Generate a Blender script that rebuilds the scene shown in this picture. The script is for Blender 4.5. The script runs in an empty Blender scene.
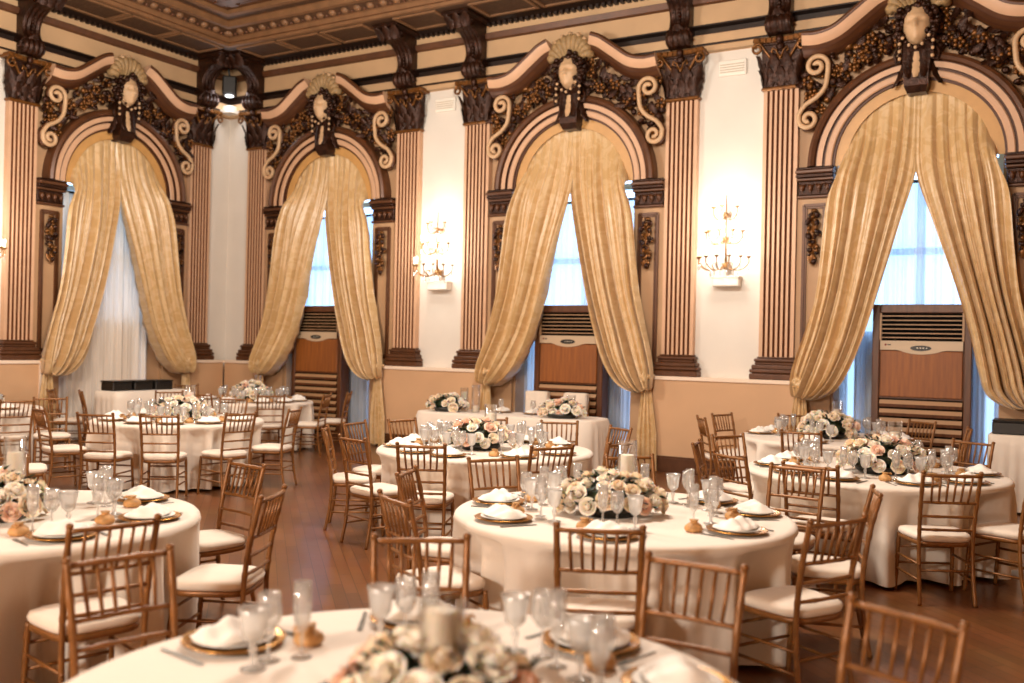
import bpy, math, random
from mathutils import Vector, Matrix
PI = math.pi
sin, cos, sqrt = math.sin, math.cos, math.sqrt
scene = bpy.context.scene
COL = scene.collection
random.seed(7)

# ---------------------------------------------------------------- materials
def lin(h):
    h = h.lstrip('#')
    o = []
    for i in (0, 2, 4):
        c = int(h[i:i+2], 16) / 255
        o.append(c / 12.92 if c <= .04045 else ((c + .055) / 1.055) ** 2.4)
    return tuple(o) + (1,)

def mat(name, color, rough=.5, metal=0., var=.0, vscale=6., bump=0., bscale=40., sheen=0., spec=.5, stretch=None):
    m = bpy.data.materials.new(name); m.use_nodes = True
    nt = m.node_tree; b = nt.nodes['Principled BSDF']
    col = lin(color) if isinstance(color, str) else tuple(color) + (1,)
    b.inputs['Base Color'].default_value = col
    b.inputs['Roughness'].default_value = rough
    b.inputs['Metallic'].default_value = metal
    b.inputs['Specular IOR Level'].default_value = spec
    if sheen: b.inputs['Sheen Weight'].default_value = sheen
    if var or bump:
        tc = nt.nodes.new('ShaderNodeTexCoord'); mp = nt.nodes.new('ShaderNodeMapping')
        nt.links.new(tc.outputs['Object'], mp.inputs['Vector'])
        if stretch: mp.inputs['Scale'].default_value = stretch
    if var:
        n = nt.nodes.new('ShaderNodeTexNoise'); n.inputs['Scale'].default_value = vscale; n.inputs['Detail'].default_value = 5
        nt.links.new(mp.outputs['Vector'], n.inputs['Vector'])
        r = nt.nodes.new('ShaderNodeValToRGB')
        r.color_ramp.elements[0].position = .3; r.color_ramp.elements[1].position = .7
        r.color_ramp.elements[0].color = tuple(max(0, c * (1 - var)) for c in col[:3]) + (1,)
        r.color_ramp.elements[1].color = tuple(min(1, c * (1 + var)) for c in col[:3]) + (1,)
        nt.links.new(n.outputs['Fac'], r.inputs['Fac']); nt.links.new(r.outputs['Color'], b.inputs['Base Color'])
    if bump:
        n2 = nt.nodes.new('ShaderNodeTexNoise'); n2.inputs['Scale'].default_value = bscale; n2.inputs['Detail'].default_value = 4
        nt.links.new(mp.outputs['Vector'], n2.inputs['Vector'])
        bp = nt.nodes.new('ShaderNodeBump'); bp.inputs['Strength'].default_value = bump; bp.inputs['Distance'].default_value = .02
        nt.links.new(n2.outputs['Fac'], bp.inputs['Height']); nt.links.new(bp.outputs['Normal'], b.inputs['Normal'])
    return m

def emis(name, color, strength):
    m = bpy.data.materials.new(name); m.use_nodes = True
    nt = m.node_tree; nt.nodes.remove(nt.nodes['Principled BSDF'])
    e = nt.nodes.new('ShaderNodeEmission'); e.inputs['Color'].default_value = tuple(color) + (1,); e.inputs['Strength'].default_value = strength
    nt.links.new(e.outputs[0], nt.nodes['Material Output'].inputs['Surface'])
    return m

def glassy(name, tint=(1, 1, 1), alpha=.75, rough=.04, sparkle_white=0):
    # thin clear glass: part clear, part glossy
    m = bpy.data.materials.new(name); m.use_nodes = True
    nt = m.node_tree; nt.nodes.remove(nt.nodes['Principled BSDF'])
    t = nt.nodes.new('ShaderNodeBsdfTransparent'); t.inputs['Color'].default_value = tuple(tint) + (1,)
    g = nt.nodes.new('ShaderNodeBsdfGlossy'); g.inputs['Roughness'].default_value = rough
    fr = nt.nodes.new('ShaderNodeLayerWeight'); fr.inputs['Blend'].default_value = .35
    mth = nt.nodes.new('ShaderNodeMath'); mth.operation = 'MULTIPLY_ADD'
    mth.inputs[1].default_value = .8; mth.inputs[2].default_value = 1 - alpha - .1
    nt.links.new(fr.outputs['Facing'], mth.inputs[0])
    mx = nt.nodes.new('ShaderNodeMixShader')
    nt.links.new(mth.outputs[0], mx.inputs[0]); nt.links.new(t.outputs[0], mx.inputs[1]); nt.links.new(g.outputs[0], mx.inputs[2])
    out = mx
    if sparkle_white:  # white diffuse share mixed into the clear glass to imitate its sparkle
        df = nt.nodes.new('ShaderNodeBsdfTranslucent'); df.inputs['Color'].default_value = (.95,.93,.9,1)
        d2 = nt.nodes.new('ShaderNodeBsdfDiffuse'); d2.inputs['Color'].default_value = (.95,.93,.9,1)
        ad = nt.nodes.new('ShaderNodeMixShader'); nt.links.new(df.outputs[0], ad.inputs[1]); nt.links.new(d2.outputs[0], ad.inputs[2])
        out = nt.nodes.new('ShaderNodeMixShader'); out.inputs[0].default_value = sparkle_white
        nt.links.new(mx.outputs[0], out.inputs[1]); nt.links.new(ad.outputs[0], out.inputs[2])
    nt.links.new(out.outputs[0], nt.nodes['Material Output'].inputs['Surface'])
    return m

def sheer_mat(name, color, clear, through=.6):
    m = bpy.data.materials.new(name); m.use_nodes = True
    nt = m.node_tree; nt.nodes.remove(nt.nodes['Principled BSDF'])
    c = lin(color)
    d = nt.nodes.new('ShaderNodeBsdfDiffuse'); d.inputs['Color'].default_value = c
    tl = nt.nodes.new('ShaderNodeBsdfTranslucent'); tl.inputs['Color'].default_value = c
    tp = nt.nodes.new('ShaderNodeBsdfTransparent')
    m1 = nt.nodes.new('ShaderNodeMixShader'); m1.inputs[0].default_value = through
    m2 = nt.nodes.new('ShaderNodeMixShader'); m2.inputs[0].default_value = clear
    nt.links.new(d.outputs[0], m1.inputs[1]); nt.links.new(tl.outputs[0], m1.inputs[2])
    nt.links.new(m1.outputs[0], m2.inputs[1]); nt.links.new(tp.outputs[0], m2.inputs[2])
    nt.links.new(m2.outputs[0], nt.nodes['Material Output'].inputs['Surface'])
    return m

def parquet_mat():
    m = mat('parquet', '#7a4a2a', .28)
    nt = m.node_tree; b = nt.nodes['Principled BSDF']
    tc = nt.nodes.new('ShaderNodeTexCoord'); mp = nt.nodes.new('ShaderNodeMapping'); mp.inputs['Rotation'].default_value = (0, 0, .785)
    br = nt.nodes.new('ShaderNodeTexBrick'); br.offset = .5
    br.inputs['Scale'].default_value = 1.; br.inputs['Brick Width'].default_value = .55; br.inputs['Row Height'].default_value = .09
    br.inputs['Mortar Size'].default_value = .0025
    br.inputs['Color1'].default_value = lin('#85532f'); br.inputs['Color2'].default_value = lin('#6d4225'); br.inputs['Mortar'].default_value = lin('#3a1e10')
    nt.links.new(tc.outputs['Object'], mp.inputs['Vector']); nt.links.new(mp.outputs['Vector'], br.inputs['Vector'])
    no = nt.nodes.new('ShaderNodeTexNoise'); no.inputs['Scale'].default_value = 2.2; no.inputs['Detail'].default_value = 6
    nt.links.new(mp.outputs['Vector'], no.inputs['Vector'])
    mx = nt.nodes.new('ShaderNodeMix'); mx.data_type = 'RGBA'; mx.blend_type = 'MULTIPLY'; mx.inputs[0].default_value = .35
    nt.links.new(br.outputs['Color'], mx.inputs[6]); nt.links.new(no.outputs['Color'], mx.inputs[7])
    nt.links.new(mx.outputs[2], b.inputs['Base Color'])
    n2 = nt.nodes.new('ShaderNodeTexNoise'); n2.inputs['Scale'].default_value = 3.
    bp = nt.nodes.new('ShaderNodeBump'); bp.inputs['Strength'].default_value = .12; bp.inputs['Distance'].default_value = .02
    nt.links.new(tc.outputs['Object'], n2.inputs['Vector']); nt.links.new(n2.outputs['Fac'], bp.inputs['Height']); nt.links.new(bp.outputs['Normal'], b.inputs['Normal'])
    return m

def damask_mat():
    m = mat('gold_damask', '#d0ad78', .34, sheen=.3, spec=.8)
    nt = m.node_tree; b = nt.nodes['Principled BSDF']
    tc = nt.nodes.new('ShaderNodeTexCoord')
    mp = nt.nodes.new('ShaderNodeMapping'); mp.inputs['Scale'].default_value = (1., .25, .9)
    vo = nt.nodes.new('ShaderNodeTexNoise'); vo.inputs['Scale'].default_value = 7.; vo.inputs['Detail'].default_value = 3.; vo.inputs['Distortion'].default_value = 1.2
    r = nt.nodes.new('ShaderNodeValToRGB'); r.color_ramp.elements[0].position = .47; r.color_ramp.elements[1].position = .55
    r.color_ramp.elements[0].color = lin('#cba672'); r.color_ramp.elements[1].color = lin('#d5b485')
    nt.links.new(tc.outputs['Object'], mp.inputs['Vector']); nt.links.new(mp.outputs['Vector'], vo.inputs['Vector'])
    nt.links.new(vo.outputs['Fac'], r.inputs['Fac']); nt.links.new(r.outputs['Color'], b.inputs['Base Color'])
    return m

def wood_mat(name, a, c, rough=.4, along='z'):
    m = mat(name, a, rough)
    nt = m.node_tree; b = nt.nodes['Principled BSDF']
    tc = nt.nodes.new('ShaderNodeTexCoord'); mp = nt.nodes.new('ShaderNodeMapping')
    mp.inputs['Scale'].default_value = (14, 14, 1.2) if along == 'z' else (1.2, 14, 14)
    n = nt.nodes.new('ShaderNodeTexNoise'); n.inputs['Scale'].default_value = 2.; n.inputs['Detail'].default_value = 5
    r = nt.nodes.new('ShaderNodeValToRGB'); r.color_ramp.elements[0].position = .3; r.color_ramp.elements[1].position = .7
    r.color_ramp.elements[0].color = lin(c); r.color_ramp.elements[1].color = lin(a)
    nt.links.new(tc.outputs['Object'], mp.inputs['Vector']); nt.links.new(mp.outputs['Vector'], n.inputs['Vector'])
    nt.links.new(n.outputs['Fac'], r.inputs['Fac']); nt.links.new(r.outputs['Color'], b.inputs['Base Color'])
    return m

M = dict(
    floor=parquet_mat(),
    white=mat('white_wall_paint', '#ddd4c9', .6, var=.03, vscale=2, bump=.05),
    tan=mat('tan_wall_paint', '#b48e6a', .6, var=.06, vscale=3, bump=.05),
    dado=mat('dado_paint', '#cca37d', .55, var=.05, vscale=1.5),
    dado_edge=mat('dado_edge_paint', '#efd8c2', .5),
    frieze=mat('frieze_paint', '#bd9a74', .6, var=.08, vscale=2),
    pink=mat('pink_plaster', '#cda382', .5, var=.06, vscale=5),
    cream=mat('cream_plaster', '#c6a27c', .5, var=.08, vscale=8),
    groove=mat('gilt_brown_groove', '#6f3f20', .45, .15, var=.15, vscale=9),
    bronze=mat('carved_bronze_gilt', '#33190b', .34, .5, var=.6, vscale=14, bump=.5, bscale=50),
    dark=mat('dark_moulding', '#24150d', .45, .1, var=.2, vscale=8),
    brown=mat('brown_moulding', '#57331b', .42, .15, var=.2, vscale=8),
    cornice=mat('cornice_paint', '#7c583a', .55, var=.15, vscale=6),
    soffit=mat('soffit_panel', '#452b18', .55, var=.35, vscale=12, bump=.5, bscale=22),
    archline=mat('arch_brown_line', '#4e2a16', .5, .1),
    giltleaf=mat('gilt_leaf', '#74491f', .35, .5, var=.4, vscale=20),
    chairmetal=mat('aged_brass', '#8a6238', .35, .6),
    olive=mat('aged_plaster', '#9b7d55', .55, var=.25, vscale=20, bump=.4, bscale=60),
    archgold=mat('gold_painted_band', '#c6965a', .45, var=.08, vscale=6),
    gilt=mat('gilt_ceiling', '#8a5f2c', .45, .25, var=.45, vscale=10, bump=.8, bscale=16),
    damask=damask_mat(),
    sheer=sheer_mat('white_sheer', '#e3eaf6', .2),
    sheerwarm=sheer_mat('cream_sheer', '#f2e4d6', .0, .13),
    frame=mat('white_window_frame', '#cfd2d6', .5),
    lowpanel=mat('window_lower_panel', '#b9b2a8', .6),
    rod=mat('dark_rod', '#2a2622', .4, .6),
    glass=glassy('window_glass', (.97, .98, 1), .9, .02),
    ac_wood=wood_mat('ac_wood_panel', '#955620', '#7c451a', .5),
    ac_dark=wood_mat('ac_frame_wood', '#66391c', '#4c2a13', .42),
    ac_grey=mat('ac_beige_plastic', '#c0a78a', .4),
    slot=mat('matt_black_slot', '#0a0806', .9, spec=.1),
    ac_slat=mat('ac_slat_gold', '#a8815c', .45),
    black=mat('black_plastic', '#15110e', .4),
    logo=mat('pale_print', '#cfc7b8', .5), red=mat('red_print', '#7c1d16', .5),
    gold=mat('gilt_metal', '#c08a45', .25, .9),
    goldwood=mat('gold_chair_wood', '#83552a', .38, .25, var=.2, vscale=18),
    cushion=mat('ivory_cushion_fabric', '#ecdccb', .8, var=.04, vscale=10, bump=.08, bscale=90, sheen=.2),
    cloth=mat('ivory_table_linen', '#eadccd', .75, var=.03, vscale=3, bump=.1, bscale=25, sheen=.2),
    napkin=mat('white_napkin_linen', '#f6efe6', .8, bump=.1, bscale=60),
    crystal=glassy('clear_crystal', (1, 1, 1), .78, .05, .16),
    hurricane=glassy('clear_candle_glass', (1, 1, 1), .97, .02),
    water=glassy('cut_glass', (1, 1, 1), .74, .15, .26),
    wax=mat('ivory_wax', '#f3e6d2', .5),
    bulb=emis('warm_bulb', (1, .9, .75), 7.),
    spotlens=emis('lit_lens', (.9, .96, 1), 7.),
    rose_c=mat('cream_rose_petal', '#fde8cf', .6, sheen=.2), rose_w=mat('white_rose_petal', '#fff2e2', .6, sheen=.2), rose_p=mat('blush_rose_petal', '#fbd6c0', .6, sheen=.2),
    leaf=mat('dark_green_leaf', '#25331f', .45, var=.4, vscale=12),
    bowl=mat('dark_bowl', '#1c1a14', .4),
    bread=mat('golden_brown_favour', '#c2925c', .6, var=.25, vscale=25),
    tan_ribbon=mat('tan_ribbon', '#c9955c', .5),
    tabletop=mat('table_board', '#8a6a48', .6), steel=mat('grey_steel', '#77736c', .4, .7),
    whitebox=mat('white_fitting', '#ece4d8', .5), ventline=mat('vent_grey', '#b9aa95', .6),
)

for k in ('rose_c','rose_w','rose_p','wax'):
    b = M[k].node_tree.nodes['Principled BSDF']; b.inputs['Subsurface Weight'].default_value = .5; b.inputs['Subsurface Radius'].default_value = (.03,.02,.012); b.inputs['Subsurface Scale'].default_value = .6

# ---------------------------------------------------------------- geometry helper
class G:
    def __init__(s): s.v = []; s.f = []; s.mi = []; s.sm = []
    def add(s, vs, fs, mi=0, smooth=True):
        b = len(s.v); s.v += [tuple(p) for p in vs]
        for f in fs: s.f.append(tuple(b + i for i in f)); s.mi.append(mi); s.sm.append(smooth)
    def box(s, x0, x1, y0, y1, z0, z1, mi=0):
        s.add([(x0,y0,z0),(x1,y0,z0),(x1,y1,z0),(x0,y1,z0),(x0,y0,z1),(x1,y0,z1),(x1,y1,z1),(x0,y1,z1)],
              [(0,3,2,1),(4,5,6,7),(0,1,5,4),(1,2,6,5),(2,3,7,6),(3,0,4,7)], mi, False)
    def rbox(s, x0, x1, y0, y1, z0, z1, b=.01, mi=0):      # chamfered box
        b = min(b, (x1-x0)*.45, (y1-y0)*.45, (z1-z0)*.45)
        vs = []; 
        for (z, i) in ((z0, b), (z0+b, 0), (z1-b, 0), (z1, b)):
            X0, X1, Y0, Y1 = x0+i, x1-i, y0+i, y1-i
            c = b if i == 0 else b*.6
            vs += [(X0+c,Y0,z),(X1-c,Y0,z),(X1,Y0+c,z),(X1,Y1-c,z),(X1-c,Y1,z),(X0+c,Y1,z),(X0,Y1-c,z),(X0,Y0+c,z)]
        fs = [tuple(range(7,-1,-1)), tuple(range(24,32))]
        for k in range(3):
            for i in range(8):
                a = k*8+i; c = k*8+(i+1)%8; fs.append((a, c, c+8, a+8))
        s.add(vs, fs, mi, False)
    def grid(s, fn, nu, nv, mi=0, smooth=True, wrap=False):
        vs = [fn(i/nu, j/nv) for j in range(nv+1) for i in range(nu + (0 if wrap else 1))]
        w = nu if wrap else nu+1; fs = []
        for j in range(nv):
            for i in range(nu):
                i2 = (i+1) % w if wrap else i+1
                fs.append((j*w+i, j*w+i2, (j+1)*w+i2, (j+1)*w+i))
        s.add(vs, fs, mi, smooth)
    def tube(s, pts, r, n=8, mi=0, caps=True, flat=1.):
        pts = [Vector(p) for p in pts]; k = len(pts)
        rs = r if isinstance(r, (list, tuple)) else [r]*k
        t0 = (pts[1]-pts[0]).normalized()
        up = Vector((0,0,1)) if abs(t0.z) < .9 else Vector((1,0,0))
        nx = t0.cross(up).normalized(); vs = []
        for i, p in enumerate(pts):
            t = (pts[min(i+1,k-1)] - pts[max(i-1,0)]).normalized()
            nx = (nx - t*nx.dot(t)).normalized(); ny = t.cross(nx)
            for j in range(n):
                a = 2*PI*j/n; vs.append(p + (nx*cos(a) + ny*sin(a)*flat)*rs[i])
        fs = [(i*n+j, i*n+(j+1)%n, (i+1)*n+(j+1)%n, (i+1)*n+j) for i in range(k-1) for j in range(n)]
        if caps: fs += [tuple(range(n-1,-1,-1)), tuple((k-1)*n+j for j in range(n))]
        s.add(vs, fs, mi, True)
    def lathe(s, prof, n=16, c=(0,0,0), mi=0, smooth=True, fr=None):
        k = len(prof); vs = []
        for (r, z) in prof:
            for j in range(n):
                a = 2*PI*j/n; q = r*(fr(a, z) if fr else 1)
                vs.append((c[0]+q*cos(a), c[1]+q*sin(a), c[2]+z))
        fs = [(i*n+j, i*n+(j+1)%n, (i+1)*n+(j+1)%n, (i+1)*n+j) for i in range(k-1) for j in range(n)]
        s.add(vs, fs, mi, smooth)
    def ell(s, c, r, rot=None, nu=8, nv=5, mi=0):
        c = Vector(c); vs = []; R = rot or Matrix.Identity(3)
        for j in range(nv+1):
            th = PI*j/nv
            for i in range(nu):
                ph = 2*PI*i/nu
                vs.append(c + R @ Vector((r[0]*sin(th)*cos(ph), r[1]*sin(th)*sin(ph), r[2]*cos(th))))
        fs = [(j*nu+i, (j+1)*nu+i, (j+1)*nu+(i+1)%nu, j*nu+(i+1)%nu) for j in range(nv) for i in range(nu)]
        s.add(vs, fs, mi, True)
    def leaf(s, base, up, out, w, h, curl, mi=0, lobes=5, cup=.25):
        # acanthus-like leaf: rises along up, curls along out
        base, up, out = Vector(base), Vector(up).normalized(), Vector(out).normalized()
        side = up.cross(out).normalized()
        def fn(u, v):
            a = (u-.5)*2
            ww = w*.5*(sin(PI*min(1, v*.9+.12))**.6)*(1+.18*sin(lobes*2*PI*v))
            o = curl*(v**2.2) + cup*w*(1-a*a)*.5 + .02*cos(3*PI*a)*w
            z = h*(v - .18*max(0, v-.75)/.25*curl/max(h,.01)) if v < .8 else h*(.8 + .16*sin((v-.8)/.2*PI*.5) - .25*max(0,(v-.9)))
            return base + side*(a*ww) + up*z + out*o
        s.grid(fn, 6, 9, mi)
    def xf(s, Mx, start=0):
        for i in range(start, len(s.v)): s.v[i] = tuple(Mx @ Vector(s.v[i]))
    def mesh(s, name, mats):
        me = bpy.data.meshes.new(name); me.from_pydata(s.v, [], s.f)
        for m in mats: me.materials.append(M[m])
        me.polygons.foreach_set('material_index', s.mi); me.polygons.foreach_set('use_smooth', s.sm)
        me.update(); return me
    def build(s, name, mats, parent=None, loc=None, rz=0):
        o = bpy.data.objects.new(name, s.mesh(name, mats if isinstance(mats, (list, tuple)) else [mats])); COL.objects.link(o)
        if parent: o.parent = parent
        if loc is not None: o.location = loc
        if rz: o.rotation_euler = (0,0,rz)
        return o

def obj(name, me, parent=None, loc=None, rot=None):
    o = bpy.data.objects.new(name, me); COL.objects.link(o)
    if parent: o.parent = parent
    if loc is not None: o.location = loc
    if rot is not None: o.rotation_euler = rot
    return o
def tag(o, label=None, cat=None, group=None, kind=None):
    if label: o['label'] = label
    if cat: o['category'] = cat
    if group: o['group'] = group
    if kind: o['kind'] = kind
    return o
def thing(name, label, cat, loc=(0,0,0), rz=0, group=None):
    o = bpy.data.objects.new(name, None); COL.objects.link(o); o.empty_display_size = .1
    o.location = loc; o.rotation_euler = (0,0,rz)
    return tag(o, label, cat, group)
def copy_tree(o, parent=None):
    c = o.copy(); COL.objects.link(c)
    if parent: c.parent = parent
    for ch in list(o.children): copy_tree(ch, c)
    return c
def struct(o): o['kind'] = 'structure'; return o
def cr(pts, n=8):        # Catmull-Rom resample
    P = [Vector(p) for p in pts]; P = [P[0]*2-P[1]] + P + [P[-1]*2-P[-2]]; out = []
    for i in range(1, len(P)-2):
        for k in range(n):
            t = k/n; a, b, c, d = P[i-1], P[i], P[i+1], P[i+2]
            out.append(.5*((2*b) + (c-a)*t + (2*a-5*b+4*c-d)*t*t + (3*b-a-3*c+d)*t*t*t))
    out.append(P[-2]); return out
def samp(curve, s):
    x = s*(len(curve)-1); i = min(int(x), len(curve)-2); return curve[i].lerp(curve[i+1], x-i)
def rrot(rnd): return Matrix.Rotation(rnd.uniform(0,6.28),3,'X') @ Matrix.Rotation(rnd.uniform(0,6.28),3,'Y') @ Matrix.Rotation(rnd.uniform(0,6.28),3,'Z')

# ---------------------------------------------------------------- room layout (metres; corner of the two seen walls at the origin)
RX, RY, CZ = 19.0, -17.0, 7.32
WB = .0975
WP = .10                                   # wall plane behind the pilaster fronts
ARCH_Z, ARCH_R = 4.2, .98
LONG = dict(windows=[2.47, 7.32, 12.18, 17.03], pil=[(.51,.96),(3.98,4.46),(5.35,5.82),(8.81,9.28),(10.22,10.69)])

# floor / ceiling
g = G(); g.box(-.7, RX, RY, .8, -.1, 0); struct(g.build('floor', ['floor']))
g = G(); g.box(-.7, RX, RY, .8, CZ, CZ+.1)
for i in range(9):      # gilt coffer ribs
    x = 1.9+i*1.9; g.box(x-.09, x+.09, RY+.1, -1.7, CZ-.09, CZ, 1)
    g.box(x-.16, x+.16, RY+.1, -1.7, CZ-.04, CZ, 2)
for i in range(8):
    y = -1.9-i*1.9; g.box(1.7, RX-.1, y-.09, y+.09, CZ-.092, CZ, 1)
    g.box(1.7, RX-.1, y-.16, y+.16, CZ-.042, CZ, 2)
struct(g.build('ceiling', ['gilt','brown','frieze']))

def wall_mesh(length, wins, whites, x_start=0.):
    # local: x along wall, room at -y, wall face y = WP ; window openings with round heads
    g = G(); H = CZ; x = x_start; T = .62
    def face(x0, x1, z0, z1, mi): g.add([(x0,WP,z0),(x1,WP,z0),(x1,WP,z1),(x0,WP,z1)], [(0,1,2,3)], mi, False)
    cuts = sorted([(c-1.49, c+1.49, c) for c in wins])
    for (a, b, c) in cuts:
        if a > x: solid(face, x, a, H, whites)
        face(a, c-ARCH_R, 0, ARCH_Z, 0); face(c+ARCH_R, b, 0, ARCH_Z, 0)
        n = 28; vs = []
        for i in range(n+1):
            th = PI*i/n; ax, az = c-ARCH_R*cos(th), ARCH_Z+ARCH_R*sin(th)
            ox = a + (b-a)*i/n; vs += [(ax,WP,az),(ox,WP,H),(ax,T,az)]
        fs = [(3*i, 3*i+3, 3*i+4, 3*i+1) for i in range(n)]
        g.add(vs + [(a,WP,ARCH_Z),(b,WP,ARCH_Z),(a,WP,H),(b,WP,H)], fs + [(0,1,3*(n+1)), (3*n,3*n+1,3*(n+1)+1)], 0, False)
        g.add(vs, [(3*i, 3*i+2, 3*i+5, 3*i+3) for i in range(n)], 0, True)
        for sx in (-1, 1): g.add([(c+sx*ARCH_R,WP,0),(c+sx*ARCH_R,T,0),(c+sx*ARCH_R,T,ARCH_Z),(c+sx*ARCH_R,WP,ARCH_Z)], [(0,1,2,3)], 0, False)
        x = b
    if length > x: solid(face, x, length, H, whites)
    return g
def solid(face, x0, x1, H, whites):
    marks = sorted({x0, x1} | {m for w in whites for m in w if x0 < m < x1})
    for a, b in zip(marks, marks[1:]):
        mid = (a+b)/2; w = any(p <= mid <= q for p, q in whites)
        face(a, b, 0, 5.94 if w else H, 1 if w else 0)
        if w: face(a, b, 5.94, H, 0)
g = wall_mesh(RX, LONG['windows'][:3], [(-.2,.7),(4.3,5.5),(9.1,10.4)], -WP)
struct(g.build('wall_north', ['tan','white']))
g = wall_mesh(WP, [-2.41], [(-.6,.2),(-5.5,-4.2)], RY)
struct(g.build('wall_west', ['tan','white'], rz=PI/2))
g = G(); g.box(RX, RX+.1, RY, .8, 0, CZ); struct(g.build('wall_east', ['tan']))
g = G(); g.box(-.7, RX, RY-.1, RY, 0, CZ); struct(g.build('wall_south', ['tan']))
# swept cornice trims: profile points (distance from wall front, z), mitred in the corner, along both seen walls
def lsweep(name, profs, mats):
    g = G()
    for prof, mis in profs:
        for i in range(len(prof)-1):
            (p0,z0),(p1,z1) = prof[i], prof[i+1]
            g.add([(p0,RY,z0),(p1,RY,z1),(p1,-p1,z1),(p0,-p0,z0),(RX,-p0,z0),(RX,-p1,z1)], [(0,1,2,3),(3,2,5,4)], mis[i] if isinstance(mis, (list,tuple)) else mis, False)
    return g
g = lsweep('a', [([(-WP,5.95),(.0,5.95),(.0,6.015),(.02,6.02),(.02,6.045),(.03,6.05),(.03,6.17),(.02,6.18),(-.05,6.19),(-.05,6.275),(.06,6.29),(.06,6.31),(.0,6.32),(.0,6.60),(.05,6.62),(.08,6.70),(.04,6.72),(.04,6.84),(.08,6.86),(.16,6.90)],
   [0,0,0,1,1,0,3,1,1,1,1,0,0,2,2,2,0,1,1])], None)
struct(g.build('trim_2', ['frieze','dark','brown','pink']))
g = lsweep('b', [([(.14,6.91),(.90,6.91)], 1), ([(.90,6.90),(.98,6.90),(.98,6.95),(1.0,6.96),(1.0,7.03),(1.03,7.04)], [0,0,2,0,0]),
   ([(1.03,7.04),(1.16,7.14)], 1), ([(1.16,7.12),(1.25,7.12),(1.25,7.21),(1.28,7.22)], 0), ([(1.28,7.22),(1.46,7.22)], 1),
   ([(1.46,7.2),(1.56,7.2),(1.56,7.27),(1.68,7.28),(1.68,CZ)], [0,0,2,2])], None)
def soffit_frame(g, a0, a1, wall):     # light border round one soffit coffer
    for (s0,s1,q0,q1) in ((a0,a1,.22,.27),(a0,a1,.80,.85),(a0,a0+.05,.27,.80),(a1-.05,a1,.27,.80)):
        if wall == 'n': g.box(s0, s1, -q1, -q0, 6.885, 6.909, 0)
        else: g.box(q0, q1, s0, s1, 6.885, 6.909, 0)
for a0, n, L in ((1.0,3,.97),(4.46,1,.88),(5.88,3,.97),(9.3,1,.9),(10.75,3,.97)):
    for i in range(n): soffit_frame(g, a0+i*L+.03, a0+i*L+L-.03, 'n')
for i in range(3): soffit_frame(g, -.93-(i+1)*.97, -.97-i*.97, 'w')
soffit_frame(g, -5.3, -4.45, 'w')
struct(g.build('trim_3', ['cornice','soffit','brown','gilt']))
g = G(); rnd = random.Random(3)       # carved leaf tips under the upper cornice
for k in range(62):
    s0 = 1.1 + k*.26
    if s0 < 16: g.ell((s0,-1.07,7.09), (.075,.07,.055), None, 8, 5, 0); g.ell((s0+.13,-1.05,7.06), (.03,.05,.03), None, 6, 4, 1)
    if s0 < 9: g.ell((1.07,-s0,7.09), (.07,.075,.055), None, 8, 5, 0); g.ell((1.05,-s0-.13,7.06), (.05,.03,.03), None, 6, 4, 1)
for k in range(150):                  # bead row low on the frieze
    s0 = .9 + k*.1; g.box(s0, s0+.05, -.12, -.04, 6.80, 6.85, 2)
    if k < 80: g.box(.04, .12, -s0-.05, -s0, 6.80, 6.85, 2)
struct(g.build('trim_4', ['cornice','brown','dark']))

# dado blocks with light edge and dark base
def dado(name, x0, x1, y0=-.10, rz=0, ends=True):
    g = G(); g.box(x0, x1, y0, WP, 0, 1.33, 0)
    g.box(x0-.01, x1+.01, y0-.025, WP, 1.31, 1.36, 1)
    if ends:
        g.box(x0-.01, x0+.035, y0-.02, y0+.01, .2, 1.31, 1); g.box(x1-.035, x1+.01, y0-.02, y0+.01, .2, 1.31, 1)
    g.box(x0-.015, x1+.015, y0-.03, WP, 0, .2, 2); g.box(x0-.01, x1+.01, y0-.02, WP, .2, .23, 2)
    return struct(g.build(name, ['dado','dado_edge','brown'], rz=rz))
dado('trim_5', 3.80, 5.90); dado('trim_6', 8.68, 10.86); dado('trim_7', .12, 1.02, ends=False)
dado('trim_8', -.98, -.12, rz=PI/2, ends=False); dado('trim_9', -5.4, -3.82, rz=PI/2); dado('trim_10', 13.52, 15.6)

# ---------------------------------------------------------------- pilasters
def shaft_mesh(w):
    g = G(); z0, z1 = 1.66, 5.28; n = 7; prof = [(-w/2, WB, 0), (-w/2, 0, 0)]
    pitch = w/n; rg = pitch*.50
    for i in range(n):
        c = -w/2 + pitch*(i+.5)
        if i: prof.append((c-rg/2, 0, 1))
        prof.append((c+rg/2 if i < n-1 else w/2, 0, 0))
        if i < n-1:
            for a in (.25,.5,.75): prof.append((c+rg/2+(pitch-rg)*a, .035*sin(PI*a), 1))
    prof.append((w/2, WB, 0))
    for i in range(len(prof)-1):
        a, b = prof[i], prof[i+1]
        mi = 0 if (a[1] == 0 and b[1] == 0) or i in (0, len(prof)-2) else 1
        g.add([(a[0],a[1],z0),(b[0],b[1],z0),(b[0],b[1],z1),(a[0],a[1],z1)], [(0,1,2,3)], mi, False)
    return g.mesh('shaft', ['pink','groove'])
def base_mesh(w):
    g = G(); h = w/2
    for (e, p, z0, z1) in ((.10,.10,1.36,1.44),(.10,.095,1.45,1.50),(.07,.075,1.44,1.45),(.075,.08,1.50,1.56),(.04,.045,1.56,1.60),(.05,.055,1.60,1.645),(.02,.025,1.645,1.67)):
        g.rbox(-h-e, h+e, -p, WB, z0, z1, .012)
    return g.mesh('base', ['brown'])
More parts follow.
